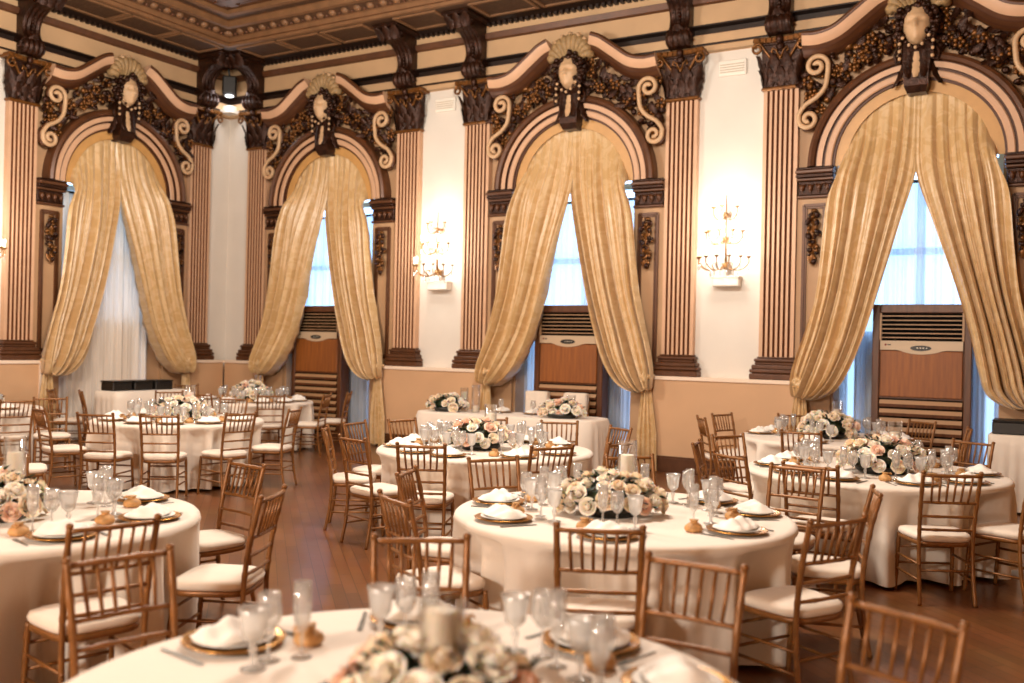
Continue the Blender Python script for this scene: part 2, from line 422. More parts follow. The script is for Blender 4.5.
def capital_mesh(w):
    g = G(); h = w/2; z = 5.28
    g.rbox(-h-.03, h+.03, -.04, WB, z, z+.05, .015, 1)
    g.add([(-h,WB,z+.05),(-h,-.005,z+.05),(h,-.005,z+.05),(h,WB,z+.05),(-h-.03,WB,z+.62),(-h-.03,-.06,z+.62),(h+.03,-.06,z+.62),(h+.03,WB,z+.62)], [(0,1,5,4),(1,2,6,5),(2,3,7,6),(4,5,6,7)], 0, False)
    for k in range(3): g.leaf((-h*.66+k*h*.66, -.01, z+.05), (0,0,1), (0,-1,0), w*.36, .27, .10, 0)
    for k in range(2): g.leaf((-h*.36+k*h*.72, -.02, z+.10), (0,0,1), (0,-1,0), w*.38, .40, .13, 0)
    for sx in (-1,1):
        g.leaf((sx*h, .0, z+.05), (0,0,1), (sx,0,0), .15, .27, .08, 0)
        g.leaf((sx*h*.98, -.02, z+.08), (0,0,1), (sx*.7,-.7,0), .17, .42, .12, 0)
        # corner volutes
        pts = [(sx*(h*.35+ (h*.78)*t), -.05-.07*t, z+.36+.26*t) for t in (0,.35,.7,1)]
        c = Vector((sx*(h+.055), -.12, z+.55))
        for k in range(14):
            a = PI*.55 - k*.62; r = .085*(1-k/16); pts.append((c.x - sx*cos(a)*-r, c.y-.004*k, c.z + r*sin(a)))
        g.tube(pts, .02, 6, 1)
        g.tube([(0, -.08, z+.40), (sx*.05, -.10, z+.52), (sx*.10,-.11,z+.55), (sx*.11,-.11,z+.50), (sx*.085,-.11,z+.49)], .014, 6, 1)
    g.ell((0,-.09,z+.57), (.06,.05,.06), None, 8, 6, 0)      # small mask on the bell
    for k in range(5): g.ell((-.12+k*.06, -.08, z+.43+.02*(k%2)), (.03,.03,.035), None, 6, 4, 1)
    for k in range(9):
        x = -h-.07+(2*h+.14)*k/8; p = -.16+.05*cos((k-4)/4*PI/2)
        g.rbox(x-.05, x+.05, p, WB, z+.63, z+.70, .012, 1)
    g.ell((0,-.13,z+.66), (.055,.05,.06), None, 8, 6, 0)
    g.rbox(-h-.02, h+.02, -.07, WB, z+.60, z+.64, .01, 0)
    return g.mesh('capital', ['bronze','giltleaf'])
PW = .47
sm, bm, cm = shaft_mesh(PW), base_mesh(PW), capital_mesh(PW)
def pilaster(x, label, wall='n'):
    t = thing('pilaster', label, 'pilaster', (x,0,1.36) if wall == 'n' else (0,x,1.36), 0 if wall == 'n' else PI/2, 'fluted wall pilasters')
    for nm, me in (('base',bm),('shaft',sm),('capital',cm)): obj(nm, me, t, (0,0,-1.36))
    return t

# carved scroll brackets above the capitals
def bracket_meshes():
    w = .30; prof = cr([(.10,6.0),(.20,6.03),(.25,6.12),(.23,6.22),(.16,6.33),(.15,6.45),(.22,6.58),(.36,6.68),(.52,6.72),(.62,6.78),(.60,6.87)], 5)
    def fn(u, v):
        p = samp(prof, v); a = (u-.5)
        rid = .022*abs(sin(4*PI*u))
        wd = w*(1+.25*max(0,v-.6)) * (1.08 if v < .3 else 1)
        return (a*wd, -p.x-rid, p.y)
    g = G(); g.grid(fn, 24, 40, 0)
    for u in (0,1):
        vs = [fn(u, j/40) for j in range(41)]; vb = [(p[0], WB, p[2]) for p in vs]
        g.add(vs+vb, [(j, j+1, 42+j, 41+j) for j in range(40)], 0, False)
    for sx in (-1,1):
        for (cx,cz,r) in ((-.17,6.13,.10),(-.50,6.78,.085)):
            pts = [(sx*.158, cx + r*(1-k/22)*cos(-k*.55), cz + r*(1-k/22)*sin(-k*.55)) for k in range(20)]
            g.tube(pts, .018, 6, 0)
    for k in range(6): g.ell((0,-.17-.005*k,6.36+.05*k), (.03,.03,.03), None, 6, 5, 0)
    body = g.mesh('scroll', ['bronze'])
    g = G()
    g.leaf((0,-.13,6.02), (0,-.15,1), (0,-1,0), .30, .30, .10, 0)
    for sx in (-1,1): g.leaf((sx*.07,-.13,6.02), (sx*.2,-.1,1), (sx*.3,-1,0), .2, .24, .1, 0)
    leaf = g.mesh('acanthus_leaf', ['bronze'])
    g = G(); 
    for (p,z0,z1,e) in ((.68,6.85,6.908,.05),(.62,6.83,6.855,.03)): g.rbox(-.2-e, .2+e, -p-e, WB, z0, z1, .012)
    for sx in (-1,0,1): g.leaf((sx*.12,-.60,6.66), (sx*.2,-.25,1), (sx*.4,-1,0), .17, .22, .10, 0)
    cap = g.mesh('top_block', ['bronze'])
    return body, leaf, cap
BR = bracket_meshes()
def bracket(x, label, wall='n'):
    t = thing('scroll_bracket', label, 'bracket', (x,0,6.0) if wall == 'n' else (0,x,6.0), 0 if wall == 'n' else PI/2, 'carved cornice brackets')
    for nm, me in zip(('scroll','acanthus_leaf','top_block'), BR): obj(nm, me, t, (0,0,-6.0))
PD = [(.735,'n','on the long wall beside the room corner'),(4.22,'n','between the corner-side window and the first crystal sconce'),(5.585,'n','between the first crystal sconce and the head table window'),
      (9.045,'n','between the head table window and the second crystal sconce'),(10.455,'n','between the second crystal sconce and the widest window'),
      (-.665,'w','on the side wall beside the room corner'),(-4.14,'w','on the side wall past its sheer-curtained window')]
for x, w, d in PD:
    pilaster(x, 'fluted pink pilaster, dark carved capital, ' + d, w)
    bracket(x, 'dark carved scroll bracket, ' + d, w)

# ---------------------------------------------------------------- arch surrounds
def arch_meshes():
    R = {}
    # archivolt: concentric mouldings (radius, y, material of the ring that follows)
    prof = [(.865,.034,0),(.86,.02,0),(1.0,.02,1),(1.0,-.01,1),(1.03,-.01,1),(1.03,-.04,2),(1.045,-.055,2),(1.105,-.055,2),(1.12,-.04,1),(1.12,-.02,1),(1.15,-.02,1),(1.15,-.07,2),(1.22,-.07,2),(1.22,-.05,1),(1.235,-.05,3),(1.25,-.10,3),(1.29,-.12,3),(1.33,-.10,3),(1.345,-.05,3),(1.345,WB,3)]
    g = G(); n = 48
    for i in range(len(prof)-1):
        r0,y0,mi = prof[i]; r1,y1,_ = prof[i+1]
        vs = []
        for k in range(n+1):
            th = PI*k/n; vs += [(-r0*cos(th),y0,ARCH_Z+r0*sin(th)),(-r1*cos(th),y1,ARCH_Z+r1*sin(th))]
        g.add(vs, [(2*k,2*k+2,2*k+3,2*k+1) for k in range(n)], mi, True)
    R['archivolt'] = g.mesh('archivolt', ['archgold','archline','pink','brown'])
    # swan-neck cornice
    top = cr([(-1.40,5.90,0),(-1.2,5.89,0),(-.98,5.95,0),(-.74,6.12,0),(-.52,6.28,0),(-.36,6.35,0)], 8)
    def corn(sx):
        pr = [(0,.02,1),(.06,.24,1),(.04,.27,1),(.015,.27,3),(-.005,.26,2),(-.03,.25,2),(-.105,.22,2),(-.12,.20,1),(-.16,.18,3),(-.18,.16,1),(-.21,.10,3),(-.23,.08,1),(-.25,0,1)]
        vs, fs, mi = [], [], []
        k = len(pr)
        for i, p in enumerate(top):
            t = (top[min(i+1,len(top)-1)]-top[max(i-1,0)]).normalized(); nrm = Vector((-t.y, t.x, 0))
            for (o, d, m) in pr:
                q = p + nrm*o; vs.append((sx*q.x, WB-.1-d, q.y))
        for i in range(len(top)-1):
            for j in range(k-1): fs.append((i*k+j,(i+1)*k+j,(i+1)*k+j+1,i*k+j+1)); mi.append(pr[j][2])
        g = G()
        for f, m in zip(fs, mi): g.f.append(f); g.mi.append(m); g.sm.append(True)
        g.v = vs
        for e in (0, len(top)-1):
            b = len(g.v); ring = vs[e*k:(e+1)*k]; g.add(ring + [(ring[0][0], WB, ring[0][2]), (ring[-1][0], WB, ring[-1][2])], [tuple(range(k)) + (k+1,k)], 2, False)
        return g.mesh('swan_neck_cornice', ['frieze','brown','pink','archline'])
    R['cornice'] = [corn(1), corn(-1)]
    # S scrolls
    def scroll(sx):
        g = G(); pts = []
        c1, r1 = Vector((1.24,5.52)), .15
        for k in range(18, -1, -1):
            a = PI + -k*.5; r = r1*(1-k/22); pts.append((c1.x + r*cos(a), c1.y + r*sin(a)))
        mid = [(1.10,5.36),(1.13,5.22),(1.24,5.10),(1.38,5.02),(1.46,4.90)]
        pts += mid
        c2, r2 = Vector((1.335,4.83)), .13
        for k in range(0, 18):
            a = .3 - k*.5; r = r2*(1-k/22); pts.append((c2.x + r*cos(a), c2.y + r*sin(a)))
        P = cr([(sx*x, -.085, z) for x, z in pts], 2)
        g.tube(P, .034, 8, 0, flat=1.)
        g.tube([(p.x, p.y+.06, p.z) for p in P], .045, 6, 1); g.box(sx*1.13-.04, sx*1.13+.04, -.06, WB, 5.2, 5.3, 1)
        return g.mesh('scroll', ['cream','brown'])
    R['scroll'] = [scroll(1), scroll(-1)]
    # carved garlands
    def garland(sx, seed):
        g = G(); rnd = random.Random(seed); n = 0
        while n < 165:
            x, z = rnd.uniform(.22,1.44), rnd.uniform(4.5,6.25)
            r = sqrt(x*x+(z-ARCH_Z)**2)
            zt = samp(top, max(0,min(1,(1.49-x)/1.13))).y - .24
            if r < 1.40 or z > zt: continue
            core = abs((z-5.2) - .62*(1.15-x)) < .27 or (z > zt-.10 and rnd.random() < .6) or (x > 1.0 and z > 4.75 and rnd.random() < .3)
            if not core: continue
            s = rnd.uniform(.03,.065); n += 1
            y = .04 - rnd.uniform(.0,.10)
            g.ell((sx*x,y,z), (s, s*.7, s*rnd.uniform(.35,1)), Matrix.Rotation(rnd.uniform(0,3.14),3,'Y'), 7, 4, 0 if rnd.random() < .8 else 1)
            if rnd.random() < .12:
                for k in range(5): g.ell((sx*x+.05*cos(k*1.256), y-.04, z+.05*sin(k*1.256)), (.03,.025,.03), None, 6, 4, 1)
            if rnd.random() < .22:
                a = rnd.uniform(0,6.28); g.leaf((sx*x,y-.02,z), (cos(a),0,sin(a)), (0,-1,0), .10, .17, .06, 0)
        return g.mesh('garland', ['bronze','giltleaf'])
    R['garland'] = [garland(1,11), garland(-1,12)]
    # mask head
    g = G()
    def face(u, v):
        th = PI*(.03+.94*v); ph = PI*2*u
        x = .17*sin(th)**.8*cos(ph)*(1 - .30*max(0,v-.55)/.45); z = .25*cos(th); y = -.16*sin(th)**.8*sin(ph)
        if sin(ph) > 0:
            f = sin(ph)
            a = x/.17
            def bump(cx, cz, wx, wz): return math.exp(-((x-cx)/wx)**2 - ((z-cz)/wz)**2)
            y -= .055*bump(0,-.02,.022,.055) + .05*bump(0,-.05,.03,.02)
            y += .035*bump(.062,.03,.03,.022) + .035*bump(-.062,.03,.03,.022)
            y -= .02*bump(.062,.075,.05,.018) + .02*bump(-.062,.075,.05,.018)
            y -= .022*bump(0,-.105,.045,.012) + .02*bump(0,-.135,.035,.012); y += .02*bump(0,-.119,.04,.006)
            y -= .025*bump(0,-.19,.04,.03) + .015*bump(.09,-.05,.035,.04) + .015*bump(-.09,-.05,.035,.04)
        return (x, y, z)
    g.grid(face, 40, 34, 0, wrap=True); g.xf(Matrix.Translation((0,-.16,5.86)))
    R['mask'] = g.mesh('mask_head', ['cream'])
    g = G(); rnd = random.Random(5)
    for k in range(95):
        a = rnd.uniform(-.75,PI+.75); r = rnd.uniform(.155,.25)
        g.ell((r*cos(a), -.21+rnd.uniform(-.05,.10), 5.87+r*1.12*sin(a)), (.048,.05,.038), rrot(rnd), 7, 4, 0)
    R['hair'] = g.mesh('carved_hair', ['bronze'])
    g = G()
    for k in range(11):
        a = PI*(.04+.92*k/10)
        pts = [(.12*cos(a)*1.1, -.12, 6.02+.06*sin(a)), (.24*cos(a), -.2, 6.06+.20*sin(a)), (.31*cos(a), -.19, 6.07+.30*sin(a)), (.33*cos(a),-.12,6.06+.33*sin(a))]
        g.tube(cr(pts,4), [.03+.035*min(1,i/8) for i in range(13)], 7, 0)
    for k in range(5):
        a = PI*(.25+.5*k/4); g.ell((.33*cos(a), -.17, 6.08+.34*sin(a)), (.05,.05,.055), None, 8, 6, 1)
    R['shell'] = g.mesh('shell_crest', ['olive','cream'])
    g = G()
    for sx in (-1,1):
        for k in range(10): t = k/9; g.ell((sx*(.2-.01*t), -.22, 5.86-.42*t), (.024,.024,.024), None, 7, 5, k%2)
    for k in range(11):
        t = k/10; g.ell((-.19+.38*t, -.27, 5.74-.19*sin(PI*t)), (.023,.023,.023), None, 7, 5, k%2)
    R['beads'] = g.mesh('bead_string', ['bronze','cream'])
    g = G()
    vs = []
    for (z, hw, p) in ((5.02,.11,.13),(5.10,.14,.19),(5.30,.15,.2),(5.55,.18,.17),(5.70,.17,.14)): vs += [(-hw,WB,z),(-hw,-p,z),(hw,-p,z),(hw,WB,z)]
    g.add(vs, [(4*i+j,4*i+j+1,4*i+j+5,4*i+j+4) for i in range(4) for j in range(3)] + [(0,1,2,3),(16,17,18,19)], 0, False)
    for sx in (-1,0,1): g.leaf((sx*.09,-.17,5.52), (0,0,-1), (0,-1,0), .12, .36, .08, 0 if sx else 1)
    for sx in (-1,1):
        g.leaf((sx*.16,-.05,5.5), (sx*.15,0,-1), (sx,-.6,0), .16, .42, .08, 0)
        g.tube([(sx*.2,-.14,5.62),(sx*.26,-.15,5.5),(sx*.24,-.16,5.40),(sx*.18,-.17,5.42),(sx*.2,-.17,5.48)], .02, 6, 0)
    R['keystone'] = g.mesh('keystone', ['bronze','cream'])
    return R
AR = arch_meshes()
def arch_surround(x, label, wall='n'):
    t = thing('arch_surround', label, 'arch', (x,0,4.2) if wall == 'n' else (0,x,4.2), 0 if wall == 'n' else PI/2, 'ornate window arch surrounds')
    L = (0,0,-4.2)
    obj('archivolt', AR['archivolt'], t, L)
    for k in (0,1): obj('swan_neck_cornice', AR['cornice'][k], t, L); obj('scroll', AR['scroll'][k], t, L); obj('garland', AR['garland'][k], t, L)
    h = obj('mask_head', AR['mask'], t, L); h['label'] = 'pale carved face'
    obj('carved_hair', AR['hair'], h); obj('shell_crest', AR['shell'], h); obj('bead_string', AR['beads'], h)
    obj('keystone', AR['keystone'], t, L)

# piers: impost block, framed panel with drop ornament
def pier_meshes():
    W = .47; h = W/2; R = {}
    g = G()
    for (e,p,z0,z1,mi) in ((.0,.03,3.79,3.83,1),(-.01,.0,3.83,4.02,0),(.01,.04,4.02,4.06,1),(.03,.07,4.06,4.11,0),(.05,.10,4.11,4.16,1),(.02,.06,4.16,4.2,0)): g.rbox(-h-min(e,.012), h+min(e,.012), -p, WB, z0, z1, .012, mi)
    for k in range(4):
        x = -h+.07+k*.11; g.ell((x,-.02,3.93), (.035,.04,.05), None, 8, 5, 1); g.tube([(x-.04,-.01,3.98),(x,-.03,3.86),(x+.04,-.01,3.98)], .012, 5, 1)
    R['impost'] = g.mesh('impost_block', ['bronze','brown'])
    g = G(); g.box(-h, h, .03, WB, 0, 3.79, 0)
    R['panel'] = g.mesh('panel', ['tan'])
    g = G(); q = .145
    for d, w in ((0,.018),(.035,.01)):
        z0, z1 = 1.5+d, 3.70-d; a = q-d
        g.box(-a-w, -a+w, .0, .035, z0, z1); g.box(a-w, a+w, .0, .035, z0, z1); g.box(-a, a, .0, .035, z1-w, z1+w); g.box(-a, a, .0, .035, z0-w, z0+w)
    R['frame'] = g.mesh('panel_frame', ['brown'])
    g = G(); rnd = random.Random(21)
    for k in range(46):
        t = rnd.random(); z = 3.60-.68*t; w = .085*sin(PI*min(1,.15+t*.85))**.5
        s = rnd.uniform(.02,.038); g.ell((rnd.uniform(-w,w), -.02-rnd.uniform(0,.05), z), (s,s,s*rnd.uniform(.7,1.5)), Matrix.Rotation(rnd.uniform(-1,1),3,'Y'), 7, 4, 0 if rnd.random() < .6 else 1)
    for k in range(6): g.leaf((rnd.uniform(-.04,.04),-.03,3.55-.1*k), (rnd.uniform(-.8,.8),0,-1), (0,-1,0), .09, .14, .05, 1)
    g.ell((0,-.03,3.62), (.05,.04,.03), None, 8, 5, 1)
    R['drop'] = g.mesh('drop_ornament', ['bronze','giltleaf'])
    return R
PR = pier_meshes()
def pier(x, label, wall='n'):
    t = thing('window_pier', label, 'pier', (x,0,0) if wall == 'n' else (0,x,0), 0 if wall == 'n' else PI/2, 'window piers with carved drops')
    obj('panel', PR['panel'], t); obj('panel_frame', PR['frame'], t); obj('impost_block', PR['impost'], t); obj('drop_ornament', PR['drop'], t)
WD = [(2.47,'n','corner-side window'),(7.32,'n','head table window'),(12.18,'n','widest window'),(-2.41,'w','side wall window')]
for x, w, d in WD:
    arch_surround(x, 'ornate arch surround with carved face and swan-neck cornice over the ' + d, w)
    for sx in (-1,1):
        side = ('corner' if sx < 0 else 'far') if w == 'n' else ('corner' if sx > 0 else 'far')
        pier(x+sx*1.245, f'tan pier with carved drop on the {side} side of the {d}', w)

# ---------------------------------------------------------------- windows and sheers
for n, x in enumerate(LONG['windows'][:3] + [-2.41]):
    g = G(); y0, y1 = .50, .57
    g.box(-.98,-.90,y0,y1,0,4.2); g.box(.90,.98,y0,y1,0,4.2); g.box(-.05,.05,y0,y1,0,5.15); g.box(-.9,.9,y0,y1,0,.12)
    for z in (1.95,3.05,4.16): g.box(-.9,.9,y0,y1,z,z+.09)
    g.box(-.80,.80,y0+.01,y1-.01,.12,1.95,1)
    for k in range(24):
        a, b = PI*k/24, PI*(k+1)/24
        g.add([(-r*cos(t),y,ARCH_Z+r*sin(t)) for t in (a,b) for r in (.9,.98) for y in (y0,y1)], [(0,1,3,2),(0,2,6,4),(0,4,5,1)], 0, False)
    w = struct(g.build(f'window_{n+1}', ['frame','lowpanel'], loc=(x,0,0) if n < 3 else (0,x,0), rz=0 if n < 3 else PI/2))
    g = G(); pts = [(-.97,.535,0),(.97,.535,0)] + [(.97*cos(PI*k/20),.535,ARCH_Z+.97*sin(PI*k/20)) for k in range(21)]
    g.add(pts, [tuple(range(len(pts)))], 0, False); g.build('pane', ['glass'], w)
def sheer(x, label, m, wall='n', top=3.98, seed=0):
    rnd = random.Random(seed); ph = [rnd.uniform(0,6.28) for _ in range(3)]
    t = thing('sheer_curtain', label, 'sheer curtain', (x,0,0) if wall == 'n' else (0,x,0), 0 if wall == 'n' else PI/2, 'sheer window curtains')
    def fn(u, v):
        X = -.97+1.94*u; z = .03+(top-.03)*v
        return (X, .37+.034*sin(2*PI*11*u+ph[0]+.8*sin(7*u))+.016*sin(2*PI*27*u+ph[1]+v)+.012*sin(2*PI*4*u+2*v), z)
    g = G(); g.grid(fn, 240, 8); g.build('sheer_fabric', [m], t)
    g = G(); g.tube([(-.975,.36,top+.01),(.975,.36,top+.01)], .022, 8); g.build('rod', ['rod'], t)
sheer(2.47, 'white sheer hanging in the corner-side window', 'sheer', seed=1)
sheer(7.32, 'white sheer hanging in the head table window', 'sheer', seed=2)
sheer(12.18, 'bluish white sheer hanging in the widest window', 'sheer', seed=3)
sheer(-2.41, 'cream sheer hanging in the side wall window', 'sheerwarm', 'w', 4.1, seed=4)

# ---------------------------------------------------------------- drapes
IN = [(-.05,5.10,0),(-.04,4.6,0),(.0,4.05,0),(.15,3.4,0),(.33,2.65,0),(.49,2.05,0),(.66,1.60,0),(.86,1.29,0),(1.08,1.14,0),(1.27,1.15,0),(1.36,1.34,0)]
OUT = cr([(.90,4.24,0),(.94,4.02,0),(1.06,3.70,0),(1.12,3.1,0),(1.19,2.5,0),(1.31,2.0,0),(1.42,1.62,0),(1.46,1.40,0),(1.45,1.20,0),(1.40,1.17,0),(1.37,1.33,0)], 8)
def drape_meshes(sx, seed, open_=1.):
    INC = cr([(x*(1+(open_-1)*{3:1,4:1,5:.75,6:.35}.get(i,0)), z, 0) for i, (x, z, _) in enumerate(IN)], 8)
    rnd = random.Random(seed); p1, p2, p3, p4 = (rnd.uniform(0,6.28) for _ in range(4)); nf = 7.2
    def fn(t, s):
        a, b = samp(INC, s), samp(OUT, s)
        P = a.lerp(b, t)
        k = max(0, 1-s*2.6)                      # top edge follows the round head
        x0 = -.05+.95*t; zc = ARCH_Z + .90*sqrt(max(0, 1-(x0/.905)**2)); zl = 5.10+(4.24-5.10)*t
        P.y += (zc-zl)*k*k
        A = .045 + .085*min(1,s*1.5)
        if s > .8: A *= 1 - (s-.8)/.2*.75
        tt = t + .06*sin(2.6*s+p3) + .035*sin(2*PI*1.3*t+p4)
        w = 2*PI*nf*tt+p1
        f = (1.9*abs(sin(w*.5))**.75 - 1.1)*(1+.5*sin(2*PI*2.3*t+p2)) + .45*sin(2*PI*2.1*t+p3+s) + .14*sin(2*PI*19*tt+p4+3*s)
        puff = .13*max(0, sin(PI*min(1,max(0,(s-.52)/.48))))*(1-.4*abs(2*t-1))
        q = min(1, s/(.46-.36*t)); hang = -.068 + .228*q*q*(3-2*q) - .06*max(0, s-.55)/.45
        hang = hang*1.0
        if s > .88: hang -= .04*(s-.88)/.12
        wr = .02*sin(34*s+7*t+2*sin(9*t))*max(0,(s-.7)/.3) + .012*sin(19*s-15*t+p2)*max(0,(s-.55)/.45)
        over = -.035*max(0,1-s*2.5)*max(0,1-3*t) if sx > 0 else 0
        return (sx*(P.x+.014*f*min(1,s*2)*(1-.6*max(0,t-.6))), -(hang + A*f*.75*(.25+.75*min(1,s*4)) + puff + wr) + over, P.y + wr)
    g = G(); g.grid(fn, 130, 84)
    drape = g.mesh('drape', ['damask'])
    g = G()
    def tail(t, s):
        w = .06 + .09*min(1,s*1.6)
        x = 1.345 + (t-.5)*2*w*(.9+.1*sin(2*s)) + .03*s
        z = 1.34 - 1.31*s + (.02*sin(18*t) if s > .95 else 0)
        return (sx*x, -(.17 + .03*sin(2*PI*3.5*t+p1)*min(1,.3+s) + .012*sin(2*PI*8*t+p2)), z)
    g.grid(tail, 44, 24)
    tl = g.mesh('tail', ['damask'])
    g = G()
    pts = [(sx*(1.345+.085*cos(a)), -.17+.095*sin(a), 1.345+.02*cos(a*2)) for a in [2*PI*k/20 for k in range(21)]]
    g.tube(pts, .03, 8, 0)
    g.tube([(sx*1.40,-.12,1.345),(sx*1.42,-.02,1.37),(sx*1.42,.0,1.38)], .012, 6, 0)
    for k in range(9): g.ell((sx*(1.36+.035*cos(k*.7)), -.27+.01*k%3*.01, 1.345+.035*sin(k*.7)), (.045,.03,.028), Matrix.Rotation(k*.7,3,'Y'), 7, 5, 0)
    return drape, tl, g.mesh('tieback', ['damask'])
DM = {1: drape_meshes(1, 31), -1: drape_meshes(-1, 32)}
DMW = {1: drape_meshes(1, 33, 1.45), -1: drape_meshes(-1, 34, 1.1)}
for x, w, d in WD:
    for sx in (-1,1):
        side = ('corner' if sx < 0 else 'far') if w == 'n' else ('corner' if sx > 0 else 'far')
        t = thing('curtain', f'tied gold damask drape on the {side} side of the {d}', 'curtain', (x,0,0) if w == 'n' else (0,x,0), 0 if w == 'n' else PI/2, 'gold damask drapes')
        for nm, me in zip(('drape','tail','tieback'), (DMW if x > 12 else DM)[sx]): obj(nm, me, t)

# ---------------------------------------------------------------- cabinet air conditioners
def ac_meshes():
    w = .585; R = []; y0, y1 = .05, .285
    g = G()
    g.rbox(-w, w, y0+.03, y1, .0, 2.38, .012, 1)                      # carcass
    for sx in (-1,1): g.rbox(sx*(w-.045)-.045, sx*(w-.045)+.045, y0, y0+.06, 0, 2.38, .01, 1)
    g.rbox(-w+.09, w-.09, y0, y0+.06, 2.27, 2.38, .01, 1); g.rbox(-w+.09, w-.09, y0+.005, y0+.06, 0, .12, .008, 1)
    R.append(('casing', g.mesh('casing', ['ac_wood','ac_dark'])))
    g = G(); g.box(-w+.09, w-.09, y0+.018, y0+.03, 1.92, 2.27, 1)
    for k in range(6):
        z = 1.95+k*.055; g.add([(-w+.1,y0-.004,z),(w-.1,y0-.004,z),(w-.1,y0+.016,z+.012),(-w+.1,y0+.016,z+.012),(-w+.1,y0-.004,z+.013),(w-.1,y0-.004,z+.013)], [(0,1,5,4),(4,5,2,3)], 0, False)
    for sx in (-1,1): g.box(sx*(w-.1)-.012, sx*(w-.1)+.012, y0-.006, y0+.02, 1.92, 2.27, 0)
    R.append(('air_outlet', g.mesh('air_outlet', ['ac_slat','slot'])))
    g = G(); n = 20; vs = []
    for k in range(n+1):
        x = -w+.1+(2*w-.2)*k/n; lo = 1.80 - .055*max(0, cos(min(PI/2, abs(x)/.26*PI/2)))**.7
        vs += [(x,y0-.012,1.915),(x,y0-.012,lo),(x,y0+.03,lo)]
    g.add(vs, [(3*k,3*k+3,3*k+4,3*k+1) for k in range(n)] + [(3*k+1,3*k+4,3*k+5,3*k+2) for k in range(n)], 0, False)
    R.append(('control_panel', g.mesh('control_panel', ['ac_grey'])))
    g = G(); pts = [(.125*cos(2*PI*k/24), y0-.016, 1.825+.035*sin(2*PI*k/24)) for k in range(24)]
    g.add(pts + [(p[0],y0-.006,p[2]) for p in pts], [tuple(range(23,-1,-1))] + [(k,(k+1)%24,24+(k+1)%24,24+k) for k in range(24)], 0, False)
    for k in range(3): g.box(-.05+k*.035, -.03+k*.035, y0-.0175, y0-.016, 1.822, 1.834, 1)
    g.box(.06,.075,y0-.0175,y0-.016,1.82,1.832,1)
    R.append(('display', g.mesh('display', ['black','logo'])))
    g = G()      # small maker mark: a red dot and short pale bar
    pts = [(-.42+.014*cos(2*PI*k/14), y0-.0135, 1.865+.014*sin(2*PI*k/14)) for k in range(14)]
    g.add(pts, [tuple(range(13,-1,-1))], 0, False); g.box(-.40,-.355,y0-.0135,y0-.0125,1.858,1.872,1)
    R.append(('maker_mark', g.mesh('maker_mark', ['red','black'])))
    g = G(); g.rbox(-w+.1, w-.1, y0+.002, y0+.04, 1.20, 1.79, .01, 0)
    R.append(('front_panel', g.mesh('front_panel', ['ac_wood'])))
    g = G(); g.box(-w+.09, w-.09, y0+.02, y0+.03, .12, 1.18, 1)
    for k in range(9):
        z = 1.06-k*.115
        g.add([(-w+.1,y0+.02,z+.1),(w-.1,y0+.02,z+.1),(w-.1,y0-.006,z+.05),(-w+.1,y0-.006,z+.05)], [(3,2,1,0)], 2, False)
        g.add([(-w+.1,y0-.006,z+.05),(w-.1,y0-.006,z+.05),(w-.1,y0-.0,z+.01),(-w+.1,y0-.0,z+.01)], [(3,2,1,0)], 0, False)
    R.append(('intake_grille', g.mesh('intake_grille', ['ac_dark','slot','ac_slat'])))
    return R
ACM = ac_meshes()
for x, d in ((2.24,'corner-side window'),(7.28,'head table window'),(12.27,'widest window')):
    t = thing('air_conditioner', f'tall wood-fronted cabinet air conditioner standing in the {d}', 'air conditioner', (x,0,0), 0, 'cabinet air conditioners')
    for nm, me in ACM: obj(nm, me, t)

